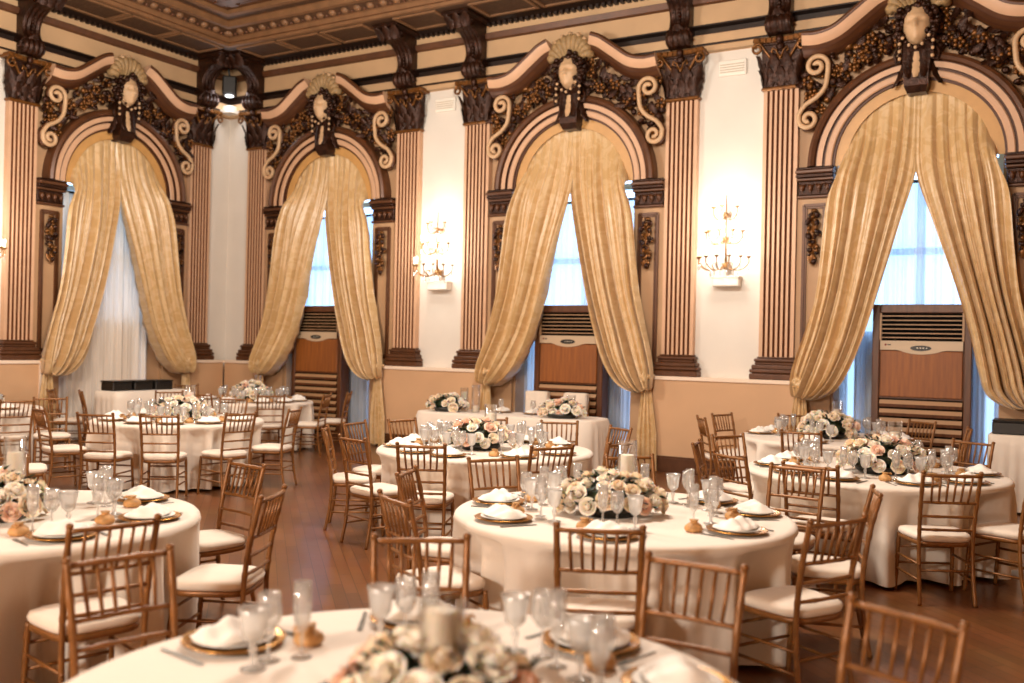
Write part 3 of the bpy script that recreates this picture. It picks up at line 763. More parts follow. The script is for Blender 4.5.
# ---------------------------------------------------------------- crystal sconces, vents, white boxes
def sconce_meshes():
    R = {}
    g = G(); g.lathe([(0,-.02),(.05,-.015),(.06,.0),(.05,.015),(0,.02)], 14); g.xf(Matrix.Rotation(PI/2,4,'X'))
    g.tube([(0,-.03,-.02),(0,-.05,.35),(0,-.05,.75),(0,-.04,.98)], [.022,.014,.012,.006], 8, 0)
    for z in (.0,.36,.70): g.ell((0,-.05,z), (.04,.04,.03), None, 10, 6, 0)
    g.box(-.03,.03,-.05,WB,-.03,.03); g.box(-.02,.02,-.05,WB,.68,.72)
    R['stem'] = g.mesh('stem', ['chairmetal'])
    def arm(L):
        g = G(); p = cr([(0,0,0),(L*.35,0,-.07),(L*.75,0,-.06),(L,0,.02),(L,0,.08)], 5)
        g.tube(p, .008, 6, 0); g.lathe([(.008,.08),(.035,.10),(.038,.108),(.012,.108)], 10, (L,0,0), 0)
        c = cr([(L*.4,0,-.06),(L*.5,0,.0),(L*.38,0,.03),(L*.3,0,-.01)], 4); g.tube(c, .005, 5, 0)
        return g.mesh('arm', ['chairmetal'])
    R['arm'] = {L: arm(L) for L in (.36,.26,.17)}
    g = G(); g.lathe([(.011,.108),(.011,.175),(.0,.178)], 8, (0,0,0), 0); R['candle'] = g.mesh('candle_sleeve', ['wax'])
    g = G(); g.lathe([(.0,.176),(.011,.186),(.013,.20),(.007,.225),(.0,.24)], 8); R['bulb'] = g.mesh('bulb', ['bulb'])
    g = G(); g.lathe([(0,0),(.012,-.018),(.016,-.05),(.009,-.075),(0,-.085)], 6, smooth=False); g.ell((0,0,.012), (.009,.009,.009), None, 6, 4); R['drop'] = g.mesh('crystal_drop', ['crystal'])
    g = G()
    for sx in (-1,1):
        for k in range(12): t = k/11; g.ell((sx*(.02+.30*t), -.06-.05*sin(PI*t), .72-.55*t-.12*sin(PI*t)), (.011,.011,.011), None, 6, 4)
    for k in range(10): g.ell((0,-.08,.68-.07*k), (.014,.014,.016), None, 6, 4)
    for sx in (-1,1): g.tube([(sx*(.02+.30*t), -.06-.05*sin(PI*t), .72-.55*t-.12*sin(PI*t)) for t in [k/11 for k in range(12)]], .003, 4)
    g.tube([(0,-.08,.70),(0,-.08,.03)], .003, 4); g.tube([(-.02,-.06,.72),(.02,-.06,.72),(0,-.08,.70)], .003, 4)
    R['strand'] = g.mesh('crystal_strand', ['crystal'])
    return R
SC = sconce_meshes()
def sconce(x, label, wall='n'):
    t = thing('crystal_sconce', label, 'wall sconce', (x,-.02,2.92) if wall == 'n' else (.02,x,2.92), 0 if wall == 'n' else PI/2, 'crystal wall sconces')
    obj('stem', SC['stem'], t); obj('crystal_strand', SC['strand'], t)
    for z, L, n in ((0,.36,7),(.36,.26,5),(.70,.17,3)):
        for k in range(n):
            a = -PI*(.06+.88*k/(n-1))
            ar = obj('arm', SC['arm'][L], t, (0,-.06,z), (0,0,a))
            obj('candle_sleeve', SC['candle'], ar, (L,0,0)); obj('bulb', SC['bulb'], ar, (L,0,0))
            obj('crystal_drop', SC['drop'], ar, (L,0,-.0)); 
            if L > .2: obj('crystal_drop', SC['drop'], ar, (L*.55,0,-.08))
sconce(4.905, 'crystal candle sconce on the white panel between corner-side and head table windows')
sconce(9.75, 'crystal candle sconce on the white panel between head table and widest windows')
sconce(-4.86, 'crystal candle sconce on the side wall at the picture edge', 'w')
for x, d in ((4.905,'the head table'),(9.75,'the wide tan dado')):
    g = G(); g.rbox(-.19,.19,-.06,WB,2.63,2.76,.012,0); g.rbox(-.2,.2,-.065,WB,2.74,2.775,.008,0)
    tag(g.build('wall_box', ['whitebox'], loc=(x,0,0)), f'white box fixed to the wall below the crystal sconce over {d}', 'wall box', 'white boxes below the sconces')
    t = thing('air_vent', f'white wall vent high above the crystal sconce over {d}', 'vent', (x,0,0), 0, 'white vents high on the wall')
    g = G(); g.rbox(-.2,.2,.06,WB,5.58,5.80,.01,0); g.build('frame', ['whitebox'], t)
    g = G(); g.box(-.17,.17,.055,.062,5.61,5.77,0)
    for k in range(4): g.box(-.17,.17,.045,.06,5.625+k*.035,5.635+k*.035,1)
    g.build('slats', ['whitebox','ventline'], t)

# corner spotlight over the niche
t = thing('spotlight', 'black spotlight glowing in the room corner under the cornice', 'spotlight', (.34,-.34,6.3))
g = G(); g.rbox(-.13,.13,-.13,.13,-.05,.30,.03); g.tube([(0,0,.3),(-.05,.05,.60)], .02, 8); g.build('housing', ['black'], t, rz=PI/4)
g = G(); g.lathe([(0,-.062),(.07,-.062),(.075,-.05),(.0,-.05)], 16); g.build('lens', ['spotlens'], t)
g = G(); g.box(-.06,.26,-.26,.06,5.98,6.05,0); g.box(-.06,.20,-.20,.06,6.07,6.13,0); struct(g.build('trim_11', ['whitebox']))

# ---------------------------------------------------------------- tables
TB = {  # key: (x, y, radius, phrase)
 'T1': (12.46,-10.96,1.0,'blurred front table'),
 'T2': (11.68,-7.76,1.0,'bright middle table'),
 'T3': (9.04,-9.93,.97,'dim aisle-side table'),
 'T4': (4.55,-4.95,1.0,'table before the side window'),
 'T5': (1.15,-5.62,.95,'table against the side wall'),
 'T6': (2.42,-1.62,.95,'corner table'),
 'T7': (9.14,-5.25,1.02,'table before the head table'),
 'T9': (11.52,-1.58,1.0,'table under the widest window'),
 'T10': (12.54,-4.52,1.04,'table before the widest window'),
 'T11': (15.02,-8.2,1.0,'table cut off by the picture edge'),
}
TZ = .765
def cloth_mesh(R, seed, pushes):
    rnd = random.Random(seed); n = 12; ph = rnd.uniform(0,6.28); p2 = rnd.uniform(0,6.28)
    def fr(a, k): 
        return k*(.075*sin(n*a+ph+.9*sin(3*a)) + .045*sin(2*n*a+p2+sin(2*a)) + .014*sin(5*a+p2) + .016*sin(37*a) - .055)
    g = G(); prof = [(0.001,0),(.3*R,.001),(.7*R,.0),(.965*R,0),(.99*R,-.004),(1.003*R,-.016),(1.01*R,-.04)]
    N = 216; vs = []; m = len(prof)
    def push(a, k): return max([0]+[dp*min(1,k*1.6)*math.exp(-((((a-b0+PI)%(2*PI))-PI)*R/.27)**4) for b0, dp in pushes])
    skirt = [(.07,.30),(.13,.55),(.22,.74),(.30,.8),(.38,.9),(.47,.96),(.58,1.0),(.68,1.05),(.735,1.08)]
    for (r, z) in prof:
        for j in range(N): a = 2*PI*j/N; vs.append((r*cos(a), r*sin(a), TZ+z))
    for (d, k) in skirt:
        for j in range(N): a = 2*PI*j/N; r = 1.006*R + fr(a,k) - push(a,k); vs.append((r*cos(a), r*sin(a), TZ-d))
    K = m+len(skirt)
    fs = [(i*N+j, (i+1)*N+j, (i+1)*N+(j+1)%N, i*N+(j+1)%N) for i in range(K-1) for j in range(N)]
    g.add(vs, fs); return g.mesh('tablecloth', ['cloth'])
def round_table_proto(R):
    t = thing('round_table', '', 'table'); g = G()
    g.lathe([(0,.715),(R*.955,.715),(R*.962,.73),(R*.955,.752),(0,.752)], 48); g.build('tabletop', ['tabletop'], t)
    for k in range(4):
        a = PI/4+k*PI/2; g = G(); g.tube([(.6*cos(a),.6*sin(a),.715),(.68*cos(a),.68*sin(a),0)], .016, 8); g.build('leg', ['steel'], t)
    return t
tproto = None
for i, (k, (x, y, R, d)) in enumerate(TB.items()):
    t = round_table_proto(1.0) if tproto is None else copy_tree(tproto)
    if tproto is None: tproto = t
    t.location = (x,y,0); t.scale = (R*.9,R*.9,1); t['label'] = f'round banquet table under the white cloth, {d}'; t['group'] = 'round banquet tables'

# head table: long, with rounded cloth
HX, HY, HA, HB = 6.98, -1.12, 1.42, .46
def head_cloth():
    g = G(); N = 160; vs = []
    def outline(a, e=5.):
        c, s = cos(a), sin(a); r = (abs(c)**e + abs(s)**e)**(-1/e); return c*r, s*r
    rings = [(.0,0),(.5,0),(.96,0),(.99,-.004),(1.0,-.03)]
    for (q, z) in rings:
        for j in range(N): cx, cy = outline(2*PI*j/N); vs.append((HA*cx*q, HB*cy*q, TZ+z))
    for (d, k) in ((.12,.2),(.3,.5),(.5,.8),(.66,1.),(.735,1.05)):
        for j in range(N):
            a = 2*PI*j/N; cx, cy = outline(a); o = .02 + k*(.02*sin(26*a)+.012*sin(41*a+1)+.03*k*abs(cx*cy))
            vs.append((HA*cx + o*(1 if cx > 0 else -1)*min(1,abs(cx)*1.2), HB*cy + o*(1 if cy > 0 else -1)*min(1,abs(cy)*1.2), TZ-d))
    K = len(rings)+5
    g.add(vs, [(i*N+j,(i+1)*N+j,(i+1)*N+(j+1)%N,i*N+(j+1)%N) for i in range(K-1) for j in range(N)])
    return g.mesh('tablecloth', ['cloth'])
HRZ = .06
tag(obj('tablecloth', head_cloth(), None, (HX,HY,0), (0,0,HRZ)), 'long ivory tablecloth on the rectangular head table', 'tablecloth')
t = thing('head_table', 'rectangular head table under white cloth before the wood-fronted air conditioner', 'table', (HX,HY,0), HRZ)
g = G(); g.rbox(-HA+.16,HA-.16,-HB+.12,HB-.12,.715,.752,.01); g.build('tabletop', ['tabletop'], t)
for sx in (-1,1):
    for sy in (-1,1): g = G(); g.tube([(sx*1.1,sy*.3,.715),(sx*1.2,sy*.34,0)], .016, 8); g.build('leg', ['steel'], t)

# ---------------------------------------------------------------- chairs
def chair_meshes():
    R = {}
    def nodes(p, r, zs):      # bamboo rings
        P = cr(p, 12); rs = []
        for q in P: rs.append(r*(1 + (.16 if any(abs(q.z-z) < .012 for z in zs) else 0)))
        return P, rs
    for sy in (-1,1):
        g = G(); p, r = nodes([(-.245,sy*.19,0),(-.205,sy*.185,.22),(-.195,sy*.185,.44),(-.225,sy*.19,.69),(-.28,sy*.196,.93)], .0148, (.2,.52,.61,.70,.80))
        g.tube(p, r, 8); g.ell((-.282,sy*.196,.935), (.018,.018,.015), None, 8, 5)
        R['back%d' % sy] = g.mesh('leg', ['goldwood'])
        g = G(); p, r = nodes([(.205,sy*.205,0),(.19,sy*.2,.2),(.175,sy*.195,.43)], .0148, (.12,.25,.36))
        g.tube(p, r, 8); R['front%d' % sy] = g.mesh('leg', ['goldwood'])
    def bx(z): return -.195 - .085*((z-.44)/.46)**1.6 if z > .44 else -.2
    g = G()
    for z, r in ((.913,.012),(.72,.0105),(.62,.010),(.525,.010)):
        n = 10; g.tube([(bx(z)-.012*sin(PI*k/n), -.19+.38*k/n, z) for k in range(n+1)], [r*(1.2 if k in (3,7) else 1) for k in range(n+1)], 7)
    for k in range(6):
        y0 = -.135+.27*k/5; g.tube([(bx(.72)-.010,y0*.92,.72),(bx(.81)-.012,y0*.97,.81),(bx(.913)-.012,y0,.913)], [.0075,.009,.0075], 6)
    R['backrest'] = g.mesh('backrest', ['goldwood'])
    def ring(z, k, rr):
        n = 40; out = []
        for i in range(n):
            a = 2*PI*i/n; c, s = cos(a), sin(a); e = 4.5; q = (abs(c)**e+abs(s)**e)**(-1/e)
            x = c*q*.20*k; y = s*q*(.205 + .018*c*q)*k; out.append((x-.005, y, z))
        return out
    def lay(rings):
        g = G(); n = 40; vs = [p for r in rings for p in r]
        fs = [(i*n+j,i*n+(j+1)%n,(i+1)*n+(j+1)%n,(i+1)*n+j) for i in range(len(rings)-1) for j in range(n)]
        fs += [tuple(range(n-1,-1,-1)), tuple((len(rings)-1)*n+j for j in range(n))]
        g.add(vs, fs); return g
    R['frame'] = lay([ring(.405,.97,0),ring(.41,1,0),ring(.43,1.01,0),ring(.438,.98,0)]).mesh('seat_frame', ['goldwood'])
    R['cushion'] = lay([ring(.438,.97,0),ring(.448,1.02,0),ring(.466,1.04,0),ring(.482,1.01,0),ring(.492,.9,0),ring(.497,.6,0),ring(.498,.2,0)]).mesh('seat_cushion', ['cushion'])
    ST = []
    for sy in (-1,1):
        for z in (.17,.28): g = G(); g.tube([(-.215,sy*.186,z),(.19,sy*.2,z)], .009, 7); ST.append(g.mesh('stretcher', ['goldwood']))
    for z in (.21,.33): g = G(); g.tube([(.19,-.2,z),(.19,.2,z)], .009, 7); ST.append(g.mesh('stretcher', ['goldwood']))
    g = G(); g.tube([(-.205,-.186,.24),(-.205,.186,.24)], .009, 7); ST.append(g.mesh('stretcher', ['goldwood']))
    R['st'] = ST
    return R
CH = chair_meshes()
def make_chair():
    t = thing('chiavari_chair', '', 'chair')
    for k in ('back-1','back1','front-1','front1'): obj('leg', CH[k], t)
    obj('backrest', CH['backrest'], t); obj('seat_frame', CH['frame'], t); obj('seat_cushion', CH['cushion'], t)['label'] = 'ivory cushion'
    for s in CH['st']: obj('stretcher', s, t)
    return t
CHAIRS = [["A", "T3", 9.98, -10.19, 166], ["B", "T1", 11.2, -10.77, -15], ["D", "T1", 11.8, -9.98, -54], ["E", "T1", 12.749, -9.791, -92], ["G", "T1", 13.448, -10.06, -114], ["F", "T2", 12.027, -8.816, 115], ["H", "T2", 12.715, -8.03, 152], ["I", "T2", 12.72, -7.11, -164], ["J", "T2", 12.261, -6.4, -98], ["M", "T2", 11.033, -8.724, 61], ["N", "T2", 10.589, -7.99, 19], ["O", "T2", 10.606, -7.255, -32], ["R2", "T2", 11.304, -6.471, -38], ["P", "T7", 10.068, -5.941, 149], ["Q", "T7", 9.31, -6.44, 115], ["R1", "T7", 10.325, -5.3, 170], ["S", "T7", 8.103, -5.917, 35], ["U", "T7", 8.74, -6.36, 73], ["Tc", "T7", 7.912, -5.332, 6], ["W", "T7", 8.025, -4.764, -10], ["X", "T7", 8.512, -4.121, -53], ["Y", "T7", 9.255, -3.962, -63], ["R0", "T7", 9.807, -4.191, -124], ["AA", "T3", 10.04, -9.37, -154], ["BB", "T3", 9.23, -8.73, -101], ["NN", "T3", 8.02, -9.4, -30], ["CC", "T4", 5.427, -5.895, 128], ["DD", "T4", 5.701, -5.278, 172], ["EE", "T4", 5.655, -4.499, -158], ["FF", "T6", 3.42, -2.3, 143], ["HH", "T4", 4.02, -3.72, -67], ["II", "T4", 4.906, -6.221, 116], ["c1", "", 0.74, -3.75, 40], ["c2", "", 1.42, -3.72, 60], ["c3", "", 1.74, -2.8, 150], ["GG", "T6", 2.72, -2.81, 106], ["c4", "", 0.653, -1.392, -32], ["OO", "T6", 3.55, -1.0, -150], ["PP", "T6", 3.72, -1.72, -155], ["JJ", "T5", 2.62, -5.33, -30], ["KK", "T4", 4.05, -6.14, 74], ["LL", "T5", 2.33, -5.72, 165], ["MM", "", 5.272, -7.421, 57], ["QQ", "T9", 10.32, -1.1, -20], ["UU1", "T9", 10.308, -1.683, 33], ["VV", "T9", 10.95, -0.64, -61], ["WW", "T9", 11.521, -2.704, 96], ["a", "T9", 12.2, -0.58, -124], ["b", "T9", 12.68, -1.22, -170], ["SS", "T10", 11.337, -4.113, -30], ["TT", "T10", 11.807, -5.424, 56], ["UU2", "T10", 11.386, -4.845, 11], ["K", "T10", 12.373, -5.579, 87], ["XX", "T10", 13.08, -5.42, 118], ["YY", "T10", 13.45, -4.98, 154], ["c", "T10", 13.032, -3.183, -114]]
TV = [["S1","T6",1.62,-.62,-50]]
CAM = Vector((14.036,-13.109,1.75))
ORD = ['first','second','third','fourth','fifth','sixth','seventh','eighth','ninth','tenth','eleventh','twelfth']
def clockwise_ranks(pts, c):
    # rank points clockwise (seen from above) round c, starting from the direction of the camera
    a0 = math.atan2(CAM.y-c[1], CAM.x-c[0]); key = []
    for i, p in enumerate(pts):
        a = (a0 - math.atan2(p[1]-c[1], p[0]-c[0])) % (2*PI); key.append((a if a < 2*PI-.0 else 0, i))
    key.sort(); return {i: r for r, (a, i) in enumerate(key)}
chair_label = {}
for k, (tx, ty, R, d) in TB.items():
    mem = [c for c in CHAIRS if c[1] == k]
    rk = clockwise_ranks([(c[2],c[3]) for c in mem], (tx,ty))
    for i, c in enumerate(mem): chair_label[c[0]] = f'gold chiavari chair, {ORD[rk[i]]} clockwise from the camera, {d}'
chair_label.update({'c1':'gold chair by the far drape of the side wall window','c2':'gold chair angled in front of the dark boxes','c3':'gold chair behind the white service table by the side window',
  'c4':'gold chair alone in the room corner by the sheer window','MM':'gold chair standing apart beyond the dim table, seen edge-on'})
for c in CHAIRS:            # keep every seat clear of its table
    if c[1]:
        tx, ty, R, d = TB[c[1]]; q = math.hypot(c[2]-tx, c[3]-ty); lim = R + .12
        if q < lim: c[2] = tx+(c[2]-tx)*lim/q; c[3] = ty+(c[3]-ty)*lim/q
for i, (k, (tx, ty, R, d)) in enumerate(TB.items()):
    pushes = [(math.atan2(c[3]-ty, c[2]-tx), R+.30-math.hypot(c[2]-tx, c[3]-ty)) for c in CHAIRS if c[1] == k]
    c = obj('tablecloth', cloth_mesh(R, 40+i, [(p, max(0, q)) for p, q in pushes]), None, (tx,ty,0))
    tag(c, f'long ivory tablecloth draped over the {d}', 'tablecloth', 'long round tablecloths')
proto = None
for (n, tk, x, y, a) in CHAIRS:
    t = make_chair() if proto is None else copy_tree(proto)
    if proto is None: proto = t
    t.location = (x,y,0); t.rotation_euler = (0,0,math.radians(a)); t['label'] = chair_label[n]; t['group'] = 'gold chiavari chairs'
# couple's chairs with white covers at the head table
for x, d in ((6.86,'nearer the tall glass'),(7.52,'nearer the flowers before the wood grille')):
    t = copy_tree(proto); t.name = 'covered_chair'; t.location = (x,-.35,0); t.rotation_euler = (0,0,-PI/2)
    t['label'] = 'gold chair, white back cover, behind the head table, ' + d; t['group'] = 'white-covered chairs at the head table'
    g = G(); g.rbox(-.305,-.18,-.19,.19,.50,1.06,.02); b = g.build('back_cover', ['cushion'], t); b['label'] = 'white fabric back cover'

# ---------------------------------------------------------------- tableware
def ware_meshes():
    R = {}
    g = G(); g.lathe([(0,.004),(.10,.004),(.115,.008),(.158,.016),(.165,.019),(.163,.023),(.155,.021),(.115,.013),(.10,.009),(0,.009)], 32, mi=0); R['charger'] = g.mesh('charger_plate', ['gold'])
    g = G(); g.lathe([(0,.010),(.08,.010),(.10,.014),(.128,.026),(.132,.028),(.128,.031),(.10,.02),(.08,.016),(0,.016)], 28); R['plate'] = g.mesh('dinner_plate', ['napkin'])
    g = G(); 
    def nap(u, v):
        x = (u-.5)*2; y = (v-.5)*2
        z = .03 + .045*(1-x*x)*(1-abs(y)**3)*(.75+.25*sin(5*x+1)) + .008*sin(9*y+3*x)
        return (.095*x*(1-.15*y*y), .125*y*(1-.1*x*x), z if abs(x) < .99 and abs(y) < .99 else .022)
    g.grid(nap, 16, 16); R['napkin'] = g.mesh('napkin', ['napkin'])
    def cut(a, z): return 1 + .018*sin(12*a)
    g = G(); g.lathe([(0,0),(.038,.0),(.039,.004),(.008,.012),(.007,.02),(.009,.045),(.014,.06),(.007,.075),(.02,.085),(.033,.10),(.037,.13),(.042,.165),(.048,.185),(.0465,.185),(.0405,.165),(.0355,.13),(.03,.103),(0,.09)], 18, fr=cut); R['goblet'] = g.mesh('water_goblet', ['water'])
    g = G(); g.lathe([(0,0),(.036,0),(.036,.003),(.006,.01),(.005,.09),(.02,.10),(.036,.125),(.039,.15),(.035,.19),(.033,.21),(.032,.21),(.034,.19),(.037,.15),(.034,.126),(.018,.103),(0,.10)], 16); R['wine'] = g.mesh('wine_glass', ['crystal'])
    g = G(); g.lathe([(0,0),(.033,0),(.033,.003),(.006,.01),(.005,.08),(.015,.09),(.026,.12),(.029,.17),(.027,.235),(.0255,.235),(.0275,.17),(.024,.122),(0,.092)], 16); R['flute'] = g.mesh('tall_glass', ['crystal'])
    g = G()
    def bag(a, z): return 1+.07*sin(5*a+z*40)
    g.lathe([(0,0),(.040,.002),(.050,.016),(.045,.034),(.028,.046),(.016,.052),(.020,.058),(.026,.066),(.0,.062)], 18, fr=bag); R['favour'] = g.mesh('favour_bag', ['bread'])
    g = G(); g.lathe([(.017,.048),(.021,.050),(.021,.054),(.017,.057)], 12); g.tube([(.018,0,.053),(.04,.01,.06),(.05,.0,.045)], .004, 5); g.tube([(.018,0,.053),(.04,-.012,.062),(.045,-.02,.05)], .004, 5); R['ribbon'] = g.mesh('ribbon', ['tan_ribbon'])
    g = G()
    g.box(-.003,.003,-.10,.02,.001,.004); g.rbox(-.010,.010,.02,.045,.001,.004,.001)
    for k in range(4): g.box(-.010+k*.006,-.0075+k*.006,.045,.095,.001,.004)
    R['fork'] = g.mesh('fork', ['steel'])
    g = G(); g.rbox(-.006,.006,-.11,.0,.001,.006,.001); g.rbox(-.009,.008,.0,.11,.001,.004,.0012); R['knife'] = g.mesh('knife', ['steel'])
    return R
WM = ware_meshes()
Z0 = TZ+.001
def place(nm, me, x, y, rz, label, cat, group):
    return tag(obj(nm, me, None, (x,y,Z0), (0,0,rz)), label, cat, group)
NUM = ['one','two','three','four','five','six','seven','eight','nine','ten','eleven','twelve']
def setting(tk, cx, cy, R, ang, sub, d, detail=2, jit=None):
    rnd = jit; ca, sa = cos(ang), sin(ang)
    def P(r, t): return (cx + r*ca - t*sa, cy + r*sa + t*ca)
    r0 = R-.215
    t = thing('charger_plate', f'gold-rimmed charger and plate, place {sub} clockwise from the camera, {d}', 'plate', (*P(r0,0),Z0), ang, 'gold charger plates')
    obj('charger', WM['charger'], t); obj('dinner_plate', WM['plate'], t)['label'] = 'white plate'
    n = obj('napkin', WM['napkin'], None, (*P(r0,0),Z0+.010), (0,0,ang+rnd.uniform(-.4,.4))); tag(n, f'folded white napkin on plate {sub} clockwise from the camera, {d}', 'napkin', 'folded white napkins')
    j = lambda: rnd.uniform(-.015,.015)
    gl = [('water_goblet','goblet',.46,.12,'cut-glass water goblet'),('wine_glass','wine',.42,.03,'clear wine glass'),('tall_glass','flute',.47,-.06,'tall slim glass')]
    for nm, k, dr, dt, txt in gl[:3 if detail else 2]:
        x, y = P(max(.33, R-dr)+j(), dt+j()); place(nm, WM[k], x, y, rnd.uniform(0,6), f'{txt} at place {sub} clockwise from the camera, {d}', 'glass', nm.replace('_',' ')+'s')
    x, y = P(R-.38+j(), -.155+j())
    f = thing('favour_bag', f'golden-brown favour bag at place {sub} clockwise from the camera, {d}', 'favour bag', (x,y,Z0), rnd.uniform(0,6), 'golden-brown favour bags')
    obj('bag', WM['favour'], f); obj('ribbon', WM['ribbon'], f)
    if detail > 1:
        place('fork', WM['fork'], *P(r0,-.19), ang+PI/2, f'fork at place {sub} clockwise from the camera, {d}', 'fork', 'forks')
        place('knife', WM['knife'], *P(r0,.19), ang+PI/2, f'knife at place {sub} clockwise from the camera, {d}', 'knife', 'knives')
EXTRA = {'T1':[150,30],'T3':[15,-35],'T4':[170,210],'T5':[20,-40,120,170],'T6':[60,150,210],'T7':[],'T9':[200],'T10':[20,70,150],'T2':[]}
jit = random.Random(9)
for k, (tx, ty, R, d) in TB.items():
    if k == 'T11': continue
    angs = [math.atan2(c[3]-ty, c[2]-tx) for c in CHAIRS if c[1] == k] + [math.radians(a) for a in EXTRA.get(k, [])]
    keep = []
    for a in angs:
        if all(abs((a-b+PI) % (2*PI)-PI) > .46 for b in keep): keep.append(a)
    if k == 'T1': keep = [a for a in keep if abs((a-math.radians(-60)+PI)%(2*PI)-PI) > .9]
    rk = clockwise_ranks([(tx+cos(a), ty+sin(a)) for a in keep], (tx,ty))
    for i, a in enumerate(keep): setting(k, tx, ty, R, a, NUM[rk[i]], d, 2 if k in ('T1','T2','T3','T10') else 1, jit)
for x, d in ((6.72,'beside the tall glass'),(7.25,'beside the flowers before the wood grille')):
    t = thing('charger_plate', f'gold-rimmed charger and plate on the head table {d}', 'plate', (x,-.92,Z0), 0, 'gold charger plates')
    obj('charger', WM['charger'], t); obj('dinner_plate', WM['plate'], t)
    tag(obj('napkin', WM['napkin'], None, (x,-.92,Z0+.010)), f'folded white napkin on the head table plate {d}', 'napkin', 'folded white napkins')
    place('wine_glass', WM['wine'], x+.1, -1.12, 0, f'clear wine glass on the head table {d}', 'glass', 'wine glasses')

# ---------------------------------------------------------------- flowers and candles
def rose_mesh(seed, m):
    rnd = random.Random(seed); g = G(); r = .05
    g.ell((0,0,.012), (.022,.022,.03), None, 8, 6)
    for lay, (n, rad, h, op) in enumerate(((3,.014,.050,.1),(4,.024,.046,.35),(5,.036,.038,.6),(6,.046,.026,.95))):
        for k in range(n):
            a = 2*PI*k/n + lay*.6 + rnd.uniform(-.15,.15); w = PI/n*1.35
            def fn(u, v, a=a, w=w, rad=rad, h=h, op=op):
                t = a + (u-.5)*2*w; e = 1-(2*abs(u-.5))**3*.35
                rr = rad*(.35+.65*sin(v*PI/2)) + op*.018*v*v; z = -.02 + (h+.02)*v*e - op*.012*max(0,v-.7)/.3
                return (rr*cos(t), rr*sin(t), z)
            g.grid(fn, 5, 4)
    g.ell((0,0,-.02), (.03,.03,.02), None, 8, 4)
    return g.mesh('rose', [m])
ROSES = [rose_mesh(1,'rose_c'), rose_mesh(2,'rose_w'), rose_mesh(3,'rose_p'), rose_mesh(4,'rose_c'), rose_mesh(5,'rose_w')]
def foliage_mesh(rx, ry, rz, seed, n=260):
    g = G(); rnd = random.Random(seed)
    for k in range(n):
        a = rnd.uniform(0,2*PI); el = rnd.uniform(-.05,1.45); q = rnd.uniform(.65,1.1)
        p = Vector((rx*cos(a)*cos(el)*q, ry*sin(a)*cos(el)*q, .05+rz*sin(el)*q))
        d = Vector((cos(a), sin(a), rnd.uniform(-.2,.9))).normalized(); s = Vector((-sin(a),cos(a),rnd.uniform(-.5,.5))).normalized(); L = rnd.uniform(.045,.075); W = L*.4
        nrm = d.cross(s)
        g.add([p, p+d*L*.5+s*W*.5+nrm*.008, p+d*L, p+d*L*.5-s*W*.5+nrm*.008, p+d*L*.5-nrm*.004], [(0,1,4),(1,2,4),(2,3,4),(3,0,4)])
    g.ell((0,0,.02+rz*.5), (rx*.72,ry*.72,rz*.5), None, 14, 8)
    return g.mesh('foliage', ['leaf'])
def flowers(x, y, rx, ry, rz, n, label, seed, rot=0, scale=1.0):
    rnd = random.Random(seed)
    t = thing('flower_arrangement', label, 'flower arrangement', (x,y,Z0), rot, 'low rose centrepieces')
    g = G(); g.lathe([(0,0),(rx*.55,0),(rx*.66,.03),(rx*.68,.06),(rx*.6,.06),(0,.05)], 20); g.build('bowl', ['bowl'], t)
    obj('foliage', foliage_mesh(rx, ry, rz, seed), t)
    pts = []; tries = 0
    while len(pts) < n and tries < 4000:
        tries += 1
        a = rnd.uniform(0,2*PI); el = math.asin(rnd.uniform(0.05,1.)); q = rnd.uniform(.95,1.1)
        p = Vector((rx*cos(a)*cos(el)*q, ry*sin(a)*cos(el)*q, .055+rz*sin(el)*q))
        if all((p-o).length > .088*scale for o in pts): pts.append(p)
    for p in pts:
        nrm = Vector((p.x/rx**2, p.y/ry**2, max(.02,p.z-.05)/rz**2)).normalized()
        o = obj('rose', rnd.choice(ROSES), t, p); o.rotation_mode = 'QUATERNION'; o.rotation_quaternion = nrm.to_track_quat('Z','Y')
        s = rnd.uniform(.85,1.2)*scale; o.scale = (s,s,s)
def hurricane(x, y, label, h=.27, H=.36):
    t = thing('candle_holder', label, 'candle holder', (x,y,Z0), 0, 'pillar candles in glass cylinders')
    g = G(); g.lathe([(0,.0),(.058,.0),(.06,.006),(.06,H),(.058,H),(.0575,.01),(0,.008)], 24); g.build('glass_cylinder', ['hurricane'], t)
    g = G(); g.lathe([(0,.012),(.042,.012),(.043,.02),(.043,h-.006),(.038,h),(.01,h-.004),(0,h-.006)], 20); g.tube([(0,0,h-.01),(.002,0,h+.012)], .002, 5); g.build('candle', ['wax'], t)
FL = [('T1',.18,-.10,.25,.20,.16,32,.95),('T2',-.04,-.10,.28,.22,.17,38,.85),('T3',.02,-.12,.26,.22,.18,32,.92),('T4',.10,-.05,.32,.26,.20,40,.95),('T5',.15,.1,.28,.24,.2,26,1.0),('T6',.0,-.05,.30,.25,.22,32,1.05),
      ('T7',0,-.10,.30,.24,.20,36,.9),('T9',.0,-.05,.30,.26,.22,34,1.0),('T10',.08,-.12,.32,.26,.22,42,.95)]
for i, (k, dx, dy, rx, ry, rz, n, s) in enumerate(FL):
    tx, ty, R, d = TB[k]
    flowers(tx+dx, ty+dy, rx, ry, rz, n, f'low arrangement of cream roses and dark leaves on the {d}', 60+i, .5, s)
    vx, vy = CAM.x-tx, CAM.y-ty; q = sqrt(vx*vx+vy*vy); vx, vy = vx/q, vy/q
    ox, oy = (-.42*vx-.10*vy, -.42*vy+.10*vx) if k != 'T1' else (.02*vx, .02*vy)
    hurricane(tx+dx+ox, ty+dy+oy, f'ivory pillar candle in glass cylinder by the roses on the {d}', .31 if k != 'T1' else .315, .40 if k != 'T1' else .34)
